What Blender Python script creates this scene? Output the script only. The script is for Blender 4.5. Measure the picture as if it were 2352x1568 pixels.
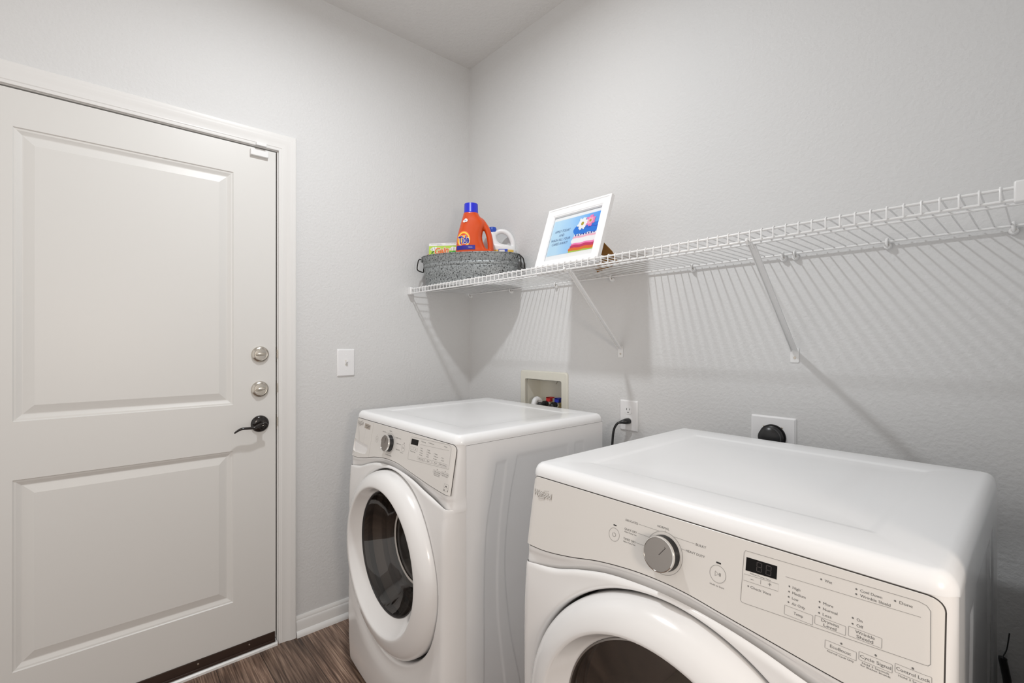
import bpy, bmesh, math, random
from mathutils import Vector, Matrix
random.seed(7)
PI = math.pi
S = bpy.context.scene
COL = S.collection
for o in list(bpy.data.objects):
    bpy.data.objects.remove(o)

# ------------------------------------------------------------------ camera, world, lights, exposure
F_PX = 1082.07
cam = bpy.data.cameras.new('camera')
cam.sensor_fit = 'HORIZONTAL'; cam.sensor_width = 36.0
cam.lens = 36.0 * F_PX / 2352.0
cam.clip_start = 0.02; cam.clip_end = 60
co = bpy.data.objects.new('camera', cam); COL.objects.link(co)
YAW, PITCH = math.radians(41.381), math.radians(0.056)
fw = Vector((-math.cos(YAW) * math.cos(PITCH), math.sin(YAW) * math.cos(PITCH), math.sin(PITCH)))
co.location = (2.126, -1.559, 1.257)
co.rotation_euler = fw.to_track_quat('-Z', 'Y').to_euler()
S.camera = co

S.view_settings.view_transform = 'Standard'
S.view_settings.look = 'None'
S.view_settings.gamma = 1.0
S.view_settings.use_curve_mapping = False
S.view_settings.exposure = -0.02

w = bpy.data.worlds.new('world'); S.world = w; w.use_nodes = True
bg = w.node_tree.nodes['Background']
bg.inputs['Color'].default_value = (1.0, 0.955, 0.91, 1)
bg.inputs['Strength'].default_value = 0.80

def lamp(name, kind, loc, energy, color, size):
    l = bpy.data.lights.new(name, kind); l.energy = energy; l.color = color
    if kind == 'POINT': l.shadow_soft_size = size
    if kind == 'AREA': l.shape = 'DISK'; l.size = size
    o = bpy.data.objects.new(name, l); COL.objects.link(o); o.location = loc
    return o
lamp('ceiling_light', 'AREA', (0.98, -1.04, 2.70), 17, (0.95, 0.98, 1.0), 0.10)
side_lamp = lamp('added_side_light', 'AREA', (3.05, -1.55, 1.34), 9, (1.0, 0.86, 0.73), 0.30); side_lamp.rotation_euler = (0, math.radians(90), math.radians(-14))  # unseen warm lamp, added for the side glow and the washer's wall shadow

# ------------------------------------------------------------------ materials
def mat(name, color, rough=0.5, metal=0.0, coat=0.0, spec=0.5, bump=None, emit=None):
    m = bpy.data.materials.new(name); m.use_nodes = True
    nt = m.node_tree; b = nt.nodes['Principled BSDF']
    b.inputs['Base Color'].default_value = (*color, 1)
    b.inputs['Roughness'].default_value = rough
    b.inputs['Metallic'].default_value = metal
    b.inputs['Coat Weight'].default_value = coat
    b.inputs['Coat Roughness'].default_value = 0.08
    b.inputs['Specular IOR Level'].default_value = spec
    if bump:
        scale, dist, detail = bump
        tc = nt.nodes.new('ShaderNodeTexCoord'); n = nt.nodes.new('ShaderNodeTexNoise'); bp_ = nt.nodes.new('ShaderNodeBump')
        n.inputs['Scale'].default_value = scale; n.inputs['Detail'].default_value = detail
        nt.links.new(tc.outputs['Object'], n.inputs['Vector'])
        nt.links.new(n.outputs['Fac'], bp_.inputs['Height'])
        bp_.inputs['Distance'].default_value = dist; bp_.inputs['Strength'].default_value = 1.0
        nt.links.new(bp_.outputs['Normal'], b.inputs['Normal'])
    return m

M = {}
M['wall'] = mat('wall_paint', (0.69, 0.690, 0.690), 0.6, bump=(95, 0.0015, 3), spec=0.3)
M['ceiling'] = mat('ceiling_paint', (0.72, 0.71, 0.70), 0.85, bump=(60, 0.003, 3), spec=0.2)
M['trim'] = mat('trim_paint', (0.77, 0.762, 0.75), 0.32)
M['door'] = mat('door_paint', (0.725, 0.715, 0.695), 0.38)
M['enamel'] = mat('white_enamel', (0.90, 0.905, 0.915), 0.26, coat=0.5)
M['enamel_front'] = mat('white_gloss_plastic', (0.84, 0.83, 0.825), 0.22, coat=0.5)
M['console'] = mat('console_plastic', (0.74, 0.715, 0.685), 0.3, coat=0.3)
M['ink'] = mat('grey_print', (0.15, 0.145, 0.14), 0.5)
M['ink_soft'] = mat('light_grey_print', (0.30, 0.29, 0.28), 0.5)
M['black'] = mat('black_plastic', (0.012, 0.012, 0.013), 0.3)
M['screen'] = mat('dark_display', (0.006, 0.005, 0.005), 0.35, spec=0.15)
M['segment'] = mat('unlit_segment', (0.055, 0.045, 0.045), 0.5)
M['letter_shadow'] = mat('lettering_shadow', (0.46, 0.43, 0.40), 0.4)  # shadow tone painted beneath the maker's lettering
M['seam'] = mat('dark_seam', (0.03, 0.025, 0.022), 0.6)
M['rubber'] = mat('dark_rubber', (0.035, 0.032, 0.032), 0.5)
M['chrome'] = mat('chrome', (0.85, 0.84, 0.82), 0.08, 1.0)
M['satin'] = mat('satin_metal', (0.36, 0.335, 0.315), 0.33, 1.0)
M['nickel'] = mat('satin_nickel', (0.62, 0.58, 0.52), 0.25, 1.0)
M['bronze'] = mat('oil_rubbed_bronze', (0.010, 0.0065, 0.0055), 0.16, 0.0, spec=0.6)
M['sweep'] = mat('brown_door_sweep', (0.035, 0.018, 0.012), 0.45)
M['steel'] = mat('drum_steel', (0.60, 0.56, 0.53), 0.32, 0.85)
M['gasket'] = mat('grey_gasket', (0.10, 0.085, 0.08), 0.45)
M['drum_grey'] = mat('dryer_drum', (0.80, 0.74, 0.70), 0.5)
M['wire'] = mat('white_vinyl_wire', (0.82, 0.82, 0.82), 0.35)
M['plastic'] = mat('white_plastic', (0.82, 0.82, 0.82), 0.3)
M['plate'] = mat('white_cover_plate', (0.85, 0.85, 0.86), 0.28)
M['ivory'] = mat('ivory_plastic', (0.70, 0.68, 0.60), 0.4)
M['frame_white'] = mat('white_frame_paint', (0.88, 0.88, 0.89), 0.28)
M['card'] = mat('brown_card', (0.27, 0.125, 0.022), 0.7)
M['orange'] = mat('orange_bottle_plastic', (0.66, 0.072, 0.006), 0.28, coat=0.3)
M['capblue'] = mat('blue_cap_plastic', (0.02, 0.028, 0.60), 0.3)
M['navy'] = mat('navy_print', (0.02, 0.012, 0.28), 0.4)
M['yellow'] = mat('yellow_print', (0.92, 0.62, 0.06), 0.4)
M['redorange'] = mat('red_orange_print', (0.75, 0.07, 0.015), 0.4)
M['white'] = mat('white_print', (0.86, 0.86, 0.86), 0.4)
M['bleach'] = mat('white_jug_plastic', (0.84, 0.85, 0.86), 0.35)
M['bleachcap'] = mat('royal_blue_cap', (0.02, 0.08, 0.50), 0.35)
M['amber'] = mat('amber_label', (0.78, 0.52, 0.14), 0.45)
M['labelblue'] = mat('blue_label', (0.03, 0.08, 0.55), 0.45)
M['lime'] = mat('lime_card', (0.50, 0.72, 0.09), 0.45)
M['green'] = mat('green_print', (0.03, 0.42, 0.04), 0.45)
M['darkgreen'] = mat('dark_green_print', (0.02, 0.13, 0.03), 0.45)
M['gainorange'] = mat('orange_print', (0.85, 0.19, 0.03), 0.45)
M['red'] = mat('red_plastic', (0.55, 0.015, 0.015), 0.35)
M['bluehandle'] = mat('blue_plastic', (0.015, 0.03, 0.40), 0.35)
M['brass'] = mat('brass', (0.62, 0.50, 0.28), 0.3, 1.0)
M['handlewire'] = mat('dark_wire', (0.03, 0.028, 0.026), 0.4, 0.5)
M['p_pink'] = mat('pink_print', (0.85, 0.22, 0.48), 0.5)
M['p_lightpink'] = mat('pale_pink_print', (0.86, 0.45, 0.55), 0.5)
M['p_magenta'] = mat('magenta_print', (0.55, 0.03, 0.13), 0.5)
M['p_orange'] = mat('orange_towel_print', (0.75, 0.16, 0.02), 0.5)
M['p_lime'] = mat('lime_towel_print', (0.40, 0.62, 0.06), 0.5)
M['p_blue'] = mat('blue_towel_print', (0.015, 0.20, 0.68), 0.5)
M['p_centre'] = mat('daisy_centre_print', (0.45, 0.36, 0.02), 0.5)
M['p_text'] = mat('blue_grey_print', (0.10, 0.17, 0.32), 0.5)

def node_mat(name):
    m = bpy.data.materials.new(name); m.use_nodes = True
    return m, m.node_tree, m.node_tree.nodes['Principled BSDF']

def wood_floor():
    m, nt, b = node_mat('wood_plank_floor')
    N, L = nt.nodes.new, nt.links.new
    tc = N('ShaderNodeTexCoord'); mp = N('ShaderNodeMapping'); L(tc.outputs['Object'], mp.inputs['Vector'])
    br = N('ShaderNodeTexBrick'); L(mp.outputs['Vector'], br.inputs['Vector'])
    br.inputs['Scale'].default_value = 1.0; br.inputs['Brick Width'].default_value = 1.2; br.inputs['Row Height'].default_value = 0.152
    br.inputs['Mortar Size'].default_value = 0.0012; br.offset = 0.37
    br.inputs['Color1'].default_value = (0.8, 0.8, 0.8, 1); br.inputs['Color2'].default_value = (1.25, 1.25, 1.25, 1); br.inputs['Mortar'].default_value = (0.25, 0.25, 0.25, 1)
    mp2 = N('ShaderNodeMapping'); mp2.inputs['Scale'].default_value = (3.0, 95, 1); L(tc.outputs['Object'], mp2.inputs['Vector'])
    n1 = N('ShaderNodeTexNoise'); n1.inputs['Scale'].default_value = 1.6; n1.inputs['Detail'].default_value = 8; n1.inputs['Distortion'].default_value = 0.8; L(mp2.outputs['Vector'], n1.inputs['Vector'])
    mp3 = N('ShaderNodeMapping'); mp3.inputs['Scale'].default_value = (2.5, 9, 1); L(tc.outputs['Object'], mp3.inputs['Vector'])
    n2 = N('ShaderNodeTexNoise'); n2.inputs['Scale'].default_value = 1.5; n2.inputs['Detail'].default_value = 4; L(mp3.outputs['Vector'], n2.inputs['Vector'])
    cr = N('ShaderNodeValToRGB'); L(n1.outputs['Fac'], cr.inputs['Fac'])
    e = cr.color_ramp.elements
    e[0].position = 0.30; e[0].color = (0.055, 0.030, 0.020, 1); e[1].position = 0.70; e[1].color = (0.36, 0.255, 0.19, 1)
    k = e.new(0.5); k.color = (0.19, 0.120, 0.086, 1)
    cr2 = N('ShaderNodeValToRGB'); L(n2.outputs['Fac'], cr2.inputs['Fac'])
    cr2.color_ramp.elements[0].position = 0.33; cr2.color_ramp.elements[0].color = (0.45, 0.42, 0.41, 1)
    cr2.color_ramp.elements[1].position = 0.6; cr2.color_ramp.elements[1].color = (1.1, 1.1, 1.1, 1)
    m1 = N('ShaderNodeMix'); m1.data_type = 'RGBA'; m1.blend_type = 'MULTIPLY'; m1.inputs[0].default_value = 1
    L(cr.outputs['Color'], m1.inputs[6]); L(cr2.outputs['Color'], m1.inputs[7])
    m2 = N('ShaderNodeMix'); m2.data_type = 'RGBA'; m2.blend_type = 'MULTIPLY'; m2.inputs[0].default_value = 1
    L(m1.outputs[2], m2.inputs[6]); L(br.outputs['Color'], m2.inputs[7])
    L(m2.outputs[2], b.inputs['Base Color']); b.inputs['Roughness'].default_value = 0.42
    bp_ = N('ShaderNodeBump'); bp_.inputs['Distance'].default_value = 0.0008; L(n1.outputs['Fac'], bp_.inputs['Height']); L(bp_.outputs['Normal'], b.inputs['Normal'])
    return m
M['floor'] = wood_floor()

def galvanized():
    m, nt, b = node_mat('galvanized_steel')
    N, L = nt.nodes.new, nt.links.new
    tc = N('ShaderNodeTexCoord')
    n1 = N('ShaderNodeTexNoise'); n1.inputs['Scale'].default_value = 150; n1.inputs['Detail'].default_value = 2.5; n1.inputs['Distortion'].default_value = 0.5; L(tc.outputs['Object'], n1.inputs['Vector'])
    cr = N('ShaderNodeValToRGB'); L(n1.outputs['Fac'], cr.inputs['Fac'])
    e = cr.color_ramp.elements
    e[0].position = 0.36; e[0].color = (0.04, 0.041, 0.042, 1); e[1].position = 0.60; e[1].color = (0.34, 0.36, 0.365, 1)
    k = e.new(0.42); k.color = (0.23, 0.245, 0.25, 1)
    L(cr.outputs['Color'], b.inputs['Base Color'])
    b.inputs['Metallic'].default_value = 0.35; b.inputs['Roughness'].default_value = 0.5
    return m
M['galv'] = galvanized()

def tinted_glass(name, tint, rough=0.03, ior=1.65):
    m = bpy.data.materials.new(name); m.use_nodes = True
    nt = m.node_tree; nt.nodes.clear(); N, L = nt.nodes.new, nt.links.new
    out = N('ShaderNodeOutputMaterial'); mix = N('ShaderNodeMixShader'); tr = N('ShaderNodeBsdfTransparent'); gl = N('ShaderNodeBsdfGlossy'); fr = N('ShaderNodeFresnel')
    tr.inputs['Color'].default_value = (*tint, 1); gl.inputs['Roughness'].default_value = rough
    fr.inputs['IOR'].default_value = ior
    L(fr.outputs['Fac'], mix.inputs['Fac']); L(tr.outputs[0], mix.inputs[1]); L(gl.outputs[0], mix.inputs[2]); L(mix.outputs[0], out.inputs['Surface'])
    return m
M['glass_dark'] = tinted_glass('smoked_door_glass', (0.92, 0.86, 0.80), 0.03, 1.85)
M['glass_tint'] = tinted_glass('tinted_dryer_window', (0.93, 0.89, 0.86), 0.05, 2.05)
M['pic_glass'] = tinted_glass('picture_glass', (0.98, 0.98, 0.98), 0.02, 1.35)

def print_blue():
    m, nt, b = node_mat('blue_sky_print')
    N, L = nt.nodes.new, nt.links.new
    tc = N('ShaderNodeTexCoord'); sp = N('ShaderNodeSeparateXYZ'); L(tc.outputs['Object'], sp.inputs[0])
    n = N('ShaderNodeTexNoise'); n.inputs['Scale'].default_value = 9; n.inputs['Detail'].default_value = 1; L(tc.outputs['Object'], n.inputs['Vector'])
    ma = N('ShaderNodeMath'); ma.operation = 'MULTIPLY_ADD'; ma.inputs[1].default_value = 4.6; ma.inputs[2].default_value = 0.18; L(sp.outputs['X'], ma.inputs[0])
    mb = N('ShaderNodeMath'); mb.operation = 'MULTIPLY_ADD'; mb.inputs[1].default_value = 0.35; L(n.outputs['Fac'], mb.inputs[0]); L(ma.outputs[0], mb.inputs[2])
    cr = N('ShaderNodeValToRGB'); L(mb.outputs[0], cr.inputs['Fac']); e = cr.color_ramp.elements
    e[0].position = 0.0; e[0].color = (0.52, 0.72, 0.86, 1); e[1].position = 1.0; e[1].color = (0.01, 0.28, 0.82, 1)
    k = e.new(0.45); k.color = (0.28, 0.55, 0.86, 1)
    L(cr.outputs['Color'], b.inputs['Base Color']); b.inputs['Roughness'].default_value = 0.4
    return m
M['p_sky'] = print_blue()

# ------------------------------------------------------------------ mesh helpers
class MB:
    """collects geometry (several materials allowed) and links it as one mesh object"""
    def __init__(s): s.v = []; s.f = []; s.mi = []; s.m = []
    def _mi(s, m):
        if m not in s.m: s.m.append(m)
        return s.m.index(m)
    def add(s, verts, faces, m):
        b = len(s.v); i = s._mi(m)
        s.v += [tuple(p) for p in verts]
        for f in faces: s.f.append([b + k for k in f]); s.mi.append(i)
    def box(s, a, b, m):
        x0, y0, z0 = a; x1, y1, z1 = b
        s.add([(x0,y0,z0),(x1,y0,z0),(x1,y1,z0),(x0,y1,z0),(x0,y0,z1),(x1,y0,z1),(x1,y1,z1),(x0,y1,z1)],
              [(0,3,2,1),(4,5,6,7),(0,1,5,4),(1,2,6,5),(2,3,7,6),(3,0,4,7)], m)
    def grid(s, rows, m, closed=False, flip=False):
        n = len(rows[0]); b = []
        for r in rows: b += r
        fs = []
        for i in range(len(rows) - 1):
            for j in range(n if closed else n - 1):
                q = (i*n+j, i*n+(j+1) % n, (i+1)*n+(j+1) % n, (i+1)*n+j)
                fs.append(q[::-1] if flip else q)
        s.add(b, fs, m)
    def tube(s, pts, r, m, seg=8, closed=False, cap=True, flat=1.0, up=None):
        pts = [Vector(p) for p in pts]; n = len(pts)
        rr = r if isinstance(r, (list, tuple)) else [r] * n
        tang = []
        for i in range(n):
            a = pts[(i-1) % n] if (closed or i > 0) else pts[i]; b = pts[(i+1) % n] if (closed or i < n-1) else pts[i]
            tang.append((b - a).normalized())
        ref = Vector(up) if up else (Vector((0,0,1)) if abs(tang[0].z) < 0.9 else Vector((1,0,0)))
        nx = (ref - tang[0] * ref.dot(tang[0])).normalized(); rows = []
        for i in range(n):
            nx = (nx - tang[i] * nx.dot(tang[i])).normalized(); ny = tang[i].cross(nx)
            rows.append([tuple(pts[i] + (nx*math.cos(2*PI*k/seg)*flat + ny*math.sin(2*PI*k/seg)) * rr[i]) for k in range(seg)])
        if closed: rows.append(rows[0])
        base = len(s.v); s.grid(rows, m, closed=True)
        if cap and not closed:
            i = s._mi(m)
            s.f.append([base + k for k in range(seg)][::-1]); s.mi.append(i)
            s.f.append([base + (n-1)*seg + k for k in range(seg)]); s.mi.append(i)
    def lathe(s, prof, m, o=(0,0,0), axis=(0,0,1), n=64, cap0=False, cap1=False, flip=False, sx=1.0):
        """prof: (radius, height along axis)"""
        ax = Vector(axis).normalized(); ref = Vector((0,0,1)) if abs(ax.z) < 0.9 else Vector((1,0,0))
        e1 = ax.cross(ref).normalized(); e2 = ax.cross(e1); o = Vector(o)
        rows = [[tuple(o + ax*h + (e1*math.cos(2*PI*k/n)*sx + e2*math.sin(2*PI*k/n))*r) for k in range(n)] for r, h in prof]
        base = len(s.v); s.grid(rows, m, closed=True, flip=flip); i = s._mi(m)
        if cap0: s.f.append([base + k for k in range(n)]); s.mi.append(i)
        if cap1: s.f.append([base + (len(prof)-1)*n + k for k in range(n)]); s.mi.append(i)
    def prism(s, out, fr, d0, d1, m):
        """outline (u,v) list swept from depth d0 to d1 along the frame's normal"""
        n = len(out); a = [fr(u, v, d0) for u, v in out]; b = [fr(u, v, d1) for u, v in out]
        s.add(a + b, [list(range(n))[::-1], list(range(n, 2*n))] + [(i, (i+1) % n, n+(i+1) % n, n+i) for i in range(n)], m)
    def poly(s, out, fr, d, m): s.add([fr(u, v, d) for u, v in out], [list(range(len(out)))], m)
    def stroke(s, pts, wd, fr, d, m, closed=False):
        n = len(pts); L_, R_ = [], []
        for i in range(n):
            p = pts[i]; a = pts[(i-1) % n] if (closed or i) else p; b = pts[(i+1) % n] if (closed or i < n-1) else p
            tx, ty = b[0]-a[0], b[1]-a[1]; l = math.hypot(tx, ty) or 1
            nx, ny = -ty/l*wd/2, tx/l*wd/2
            L_.append(fr(p[0]+nx, p[1]+ny, d)); R_.append(fr(p[0]-nx, p[1]-ny, d))
        fs = [(i, (i+1) % n, n+(i+1) % n, n+i) for i in range(n if closed else n-1)]
        s.add(L_ + R_, fs, m)
    def text(s, body, fr, u, v, d, m, width=None, size=None, align='L', bold=0.0, shear=0.0, ext=0.0, rot=0.0):
        t = text_shape(body, bold, shear)
        xs = [p[0] for p in t[0]]; x0, x1 = min(xs), max(xs)
        k = width / (x1 - x0) if width else size
        if width and size: kx, ky = k, size
        else: kx = ky = k
        off = {'L': -x0, 'C': -(x0+x1)/2, 'R': -x1}[align]
        ca, sa = math.cos(rot), math.sin(rot)
        def P(p, dd):
            a, b = (p[0]+off)*kx, p[1]*ky
            return fr(u + a*ca - b*sa, v + a*sa + b*ca, dd)
        s.add([P(p, d) for p in t[0]], t[1], m)
        if ext:
            s.add([P(p, d - ext) for p in t[0]], t[1], m)
    def build(s, name, parent=None, angle=35, bevel=0, seg=2, weld=False, matrix=None):
        me = bpy.data.meshes.new(name)
        me.from_pydata(s.v, [], s.f)
        for m in s.m: me.materials.append(m)
        me.polygons.foreach_set('material_index', s.mi)
        me.validate()
        if weld:
            bm = bmesh.new(); bm.from_mesh(me); bmesh.ops.remove_doubles(bm, verts=bm.verts, dist=1e-6); bm.to_mesh(me); bm.free()
        if angle is not None:
            me.polygons.foreach_set('use_smooth', [True]*len(me.polygons))
            me.set_sharp_from_angle(angle=math.radians(angle))
        me.update()
        o = bpy.data.objects.new(name, me); COL.objects.link(o)
        if parent: o.parent = parent
        if matrix: o.matrix_local = matrix
        if bevel:
            b = o.modifiers.new('bevel', 'BEVEL'); b.width = bevel; b.segments = seg; b.limit_method = 'ANGLE'; b.angle_limit = math.radians(40)
        return o

_txt = {}
def text_shape(body, bold, shear):
    key = (body, bold, shear)
    if key in _txt: return _txt[key]
    c = bpy.data.curves.new('t', 'FONT'); c.body = body; c.offset = bold; c.shear = shear; c.resolution_u = 3
    o = bpy.data.objects.new('t', c); COL.objects.link(o)
    dg = bpy.context.evaluated_depsgraph_get(); dg.update()
    me = bpy.data.meshes.new_from_object(o.evaluated_get(dg))
    r = ([tuple(v.co) for v in me.vertices], [list(p.vertices) for p in me.polygons])
    bpy.data.objects.remove(o); bpy.data.curves.remove(c); bpy.data.meshes.remove(me)
    _txt[key] = r
    return r

def frame(o, U, V):
    o = Vector(o); U = Vector(U).normalized(); V = Vector(V).normalized(); Nn = U.cross(V)
    return lambda u, v, d=0: tuple(o + U*u + V*v + Nn*d)

def thing(name, label, cat, loc=(0,0,0), rz=0, group=None):
    o = bpy.data.objects.new(name, None); COL.objects.link(o)
    o.empty_display_size = 0.05; o.location = loc; o.rotation_euler = (0, 0, rz)
    tag(o, label, cat, group); return o
def tag(o, label, cat, group=None):
    o['label'] = label; o['category'] = cat
    if group: o['group'] = group
    return o
def struct(o): o['kind'] = 'structure'; return o

def rrect(x0, y0, x1, y1, r, n=6):
    rs = r if isinstance(r, (list, tuple)) else [r]*4     # corners: BL, BR, TR, TL
    out = []
    for (cx, cy, a0, rr) in ((x0+rs[0], y0+rs[0], PI, rs[0]), (x1-rs[1], y0+rs[1], 1.5*PI, rs[1]), (x1-rs[2], y1-rs[2], 0, rs[2]), (x0+rs[3], y1-rs[3], .5*PI, rs[3])):
        if rr == 0: out.append((cx, cy)); continue
        for k in range(n+1):
            a = a0 + k/n*PI/2; out.append((cx + rr*math.cos(a), cy + rr*math.sin(a)))
    return out
def circle(cx, cy, r, n=40, a0=0, a1=2*PI, ry=None):
    full = abs(a1-a0-2*PI) < 1e-6; ry = ry or r
    return [(cx + r*math.cos(a0+(a1-a0)*k/(n if full else n-1)), cy + ry*math.sin(a0+(a1-a0)*k/(n if full else n-1))) for k in range(n)]
def interp(tab):
    """monotone-ish Catmull-Rom through (x, y) points"""
    def f(x):
        if x <= tab[0][0]: return tab[0][1]
        if x >= tab[-1][0]: return tab[-1][1]
        for i in range(len(tab)-1):
            if x <= tab[i+1][0]: break
        x0, y0 = tab[i]; x1, y1 = tab[i+1]; h = x1-x0; t = (x-x0)/h
        m0 = (y1 - tab[i-1][1])/(x1 - tab[i-1][0]) if i > 0 else (y1-y0)/h
        m1 = (tab[i+2][1]-y0)/(tab[i+2][0]-x0) if i+2 < len(tab) else (y1-y0)/h
        t2, t3 = t*t, t*t*t
        return (2*t3-3*t2+1)*y0 + (t3-2*t2+t)*h*m0 + (-2*t3+3*t2)*y1 + (t3-t2)*h*m1
    return f
def sst(a, b, x):
    t = min(1, max(0, (x-a)/(b-a))); return t*t*(3-2*t)
def bez(pts, n=24):
    """smooth curve through points (Catmull-Rom)"""
    P = [Vector(p) for p in pts]; out = []
    for i in range(len(P)-1):
        p0 = P[max(i-1, 0)]; p1 = P[i]; p2 = P[i+1]; p3 = P[min(i+2, len(P)-1)]
        for k in range(n):
            t = k/n; out.append(0.5*((2*p1) + (p2-p0)*t + (2*p0-5*p1+4*p2-p3)*t*t + (3*p1-p0-3*p2+p3)*t**3))
    out.append(P[-1]); return out

# ================================================================== THE ROOM
CEIL = 2.775
DY0, DY1, DZ1 = -1.914, -0.9995, 2.046     # door opening along the left wall
HX0, HX1, HZ0, HZ1 = 0.455, 0.705, 0.90, 1.092   # recess for the laundry box in the back wall
def wall_with_hole(name, fr, u0, u1, v0, v1, hole, th):
    a, b, c, d = hole; mb = MB()
    us = [u0, a, b, u1]; vs = [v0, c, d, v1]
    for i in range(3):
        for j in range(3):
            if i == 1 and j == 1: continue
            if us[i+1]-us[i] < 1e-6 or vs[j+1]-vs[j] < 1e-6: continue
            mb.prism([(us[i],vs[j]),(us[i+1],vs[j]),(us[i+1],vs[j+1]),(us[i],vs[j+1])], fr, -th, 0, M['wall'])
    return struct(mb.build(name, angle=None))
fr_left = lambda u, v, d=0: (d, u, v)             # u = y, v = z, normal +x
fr_back = lambda u, v, d=0: (u, -d, v)            # u = x, v = z, normal -y
wall_with_hole('wall_left', fr_left, -2.7, 0.0, 0, CEIL, (DY0-.016, DY1+.016, 0, DZ1+.016), 0.11)
wall_with_hole('wall_back', fr_back, -0.11, 3.2, 0, CEIL, (HX0, HX1, HZ0, HZ1), 0.11)
mb = MB(); mb.box((2.118, -0.78, 0), (2.24, 0, CEIL), M['wall']); struct(mb.build('wall_right', angle=None))
mb = MB(); mb.box((-0.11, -2.7, -0.05), (3.2, 0.11, 0), M['floor']); struct(mb.build('floor', angle=None))
mb = MB(); mb.box((-0.11, -2.7, CEIL), (3.2, 0.11, CEIL+.05), M['ceiling']); struct(mb.build('ceiling', angle=None))

# baseboards with a shoe moulding
bprof = [(0,0),(.026,0),(.0255,.008),(.022,.016),(.015,.0215),(.0125,.023),(.0125,.058),(.0105,.064),(.0085,.067),(.0085,.071),(.006,.078),(.003,.083),(0,.083)]
def extrude_prof(mb, prof, place, a, b, m):
    A = [place(a, d, z) for d, z in prof]; B = [place(b, d, z) for d, z in prof]; n = len(prof)
    mb.add(A+B, [(i, (i+1) % n, n+(i+1) % n, n+i) for i in range(n)] + [list(range(n))[::-1], list(range(n, 2*n))], m)
mb = MB(); extrude_prof(mb, bprof, lambda t, d, z: (d, t, z), -0.921, -.0, M['trim']); struct(mb.build('baseboard_left', angle=30))
mb = MB(); extrude_prof(mb, bprof, lambda t, d, z: (t, -d, z), 0.03, 2.118, M['trim']); struct(mb.build('baseboard_back', angle=30))

# door casing (trim_1): mitred moulding around the opening
cprof = [(0,0),(0,.009),(.004,.0105),(.010,.0105),(.013,.012),(.018,.0115),(.034,.0135),(.044,.0165),(.050,.0175),(.055,.0175),(.060,.0185),(.068,.0185),(.0715,.016),(.0715,0)]
def casing(mb):
    y0, y1, zt = DY0-.010, DY1+.0095, DZ1+.0085
    rows = []
    for d, h in cprof:
        d *= .94
        rows.append([(h, y1+d, 0), (h, y1+d, zt+d), (h, y0-d, zt+d), (h, y0-d, 0)])
    mb.grid(rows, M['trim'])
mb = MB(); casing(mb); struct(mb.build('trim_1', angle=25))
# jamb (trim_2): lining of the opening with a stop behind the door
mb = MB(); g = 0.0055
mb.box((-.11, DY1+g, 0), (-.0005, DY1+.016, DZ1+.016), M['trim']); mb.box((-.11, DY0-.016, 0), (-.0005, DY0-g, DZ1+.016), M['trim'])
mb.box((-.11, DY0-g, DZ1+g), (-.0005, DY1+g, DZ1+.016), M['trim'])
mb.box((-.075, DY1-.012, 0), (-.048, DY1+g, DZ1+g), M['seam']); mb.box((-.075, DY0-g, 0), (-.048, DY0+.012, DZ1+g), M['seam']); mb.box((-.075, DY0, DZ1-.012), (-.048, DY1, DZ1+g), M['seam'])
jamb = struct(mb.build('trim_2', angle=None))
for z in (1.207, 1.066, 0.925):
    m2 = MB(); m2.box((-.030, DY1+.0040, z-.03), (-.0004, DY1+.0058, z+.03), M['nickel']); m2.box((-.0005, DY1+.0050, z-.018), (.0010, DY1+.0085, z+.018), M['nickel'])
    m2.build('strike_plate', jamb, angle=None)
# threshold (trim_3)
mb = MB(); extrude_prof(mb, [(-.11,0),(.018,0),(.0175,.008),(.012,.0125),(-.02,.014),(-.11,.014)], lambda t, d, z: (d, t, z), DY0+.001, DY1+.004, M['trim']); struct(mb.build('trim_3', angle=30))

# ------------------------------------------------------------------ the door
door = bpy.data.objects.new('door_1', None); COL.objects.link(door); struct(door); door.location = (0, (DY0+DY1)/2, 0)
door['label'] = 'white two-panel door with two deadbolts and a dark lever'; door['category'] = 'door'
oy = (DY0+DY1)/2
def panel_rings(y0, y1, z0, z1):
    prof = [(0,0),(.003,-.0035),(.008,-.0045),(.017,-.0095),(.020,-.0105),(.0225,-.0105),(.0485,-.0035),(.052,-.0035)]
    return [[(d, y0+i, z0+i), (d, y1-i, z0+i), (d, y1-i, z1-i), (d, y0+i, z1-i)] for i, d in prof]
mb = MB()
PY0, PY1 = -1.7565, -1.154; ZP = [(0.228, 0.826), (1.008, 1.9285)]; ZB = 0.030
ys = [DY0, PY0, PY1, DY1]; zs = [ZB, ZP[0][0], ZP[0][1], ZP[1][0], ZP[1][1], DZ1]
for i in range(3):
    for j in range(5):
        if i == 1 and j in (1, 3): continue
        mb.add([(0,ys[i]-oy,zs[j]),(0,ys[i+1]-oy,zs[j]),(0,ys[i+1]-oy,zs[j+1]),(0,ys[i]-oy,zs[j+1])], [(0,1,2,3)], M['door'])
for z0, z1 in ZP:
    rows = panel_rings(PY0-oy, PY1-oy, z0, z1); mb.grid(rows, M['door'], closed=True)
    mb.add(rows[-1], [(0,1,2,3)], M['door'])
a, b = DY0-oy, DY1-oy
mb.add([(0,a,ZB),(0,b,ZB),(0,b,DZ1),(0,a,DZ1),(-.044,a,ZB),(-.044,b,ZB),(-.044,b,DZ1),(-.044,a,DZ1)], [(0,4,5,1),(1,5,6,2),(2,6,7,3),(3,7,4,0),(4,7,6,5)], M['door'])
mb.build('slab', door, angle=12, weld=True)
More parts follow.
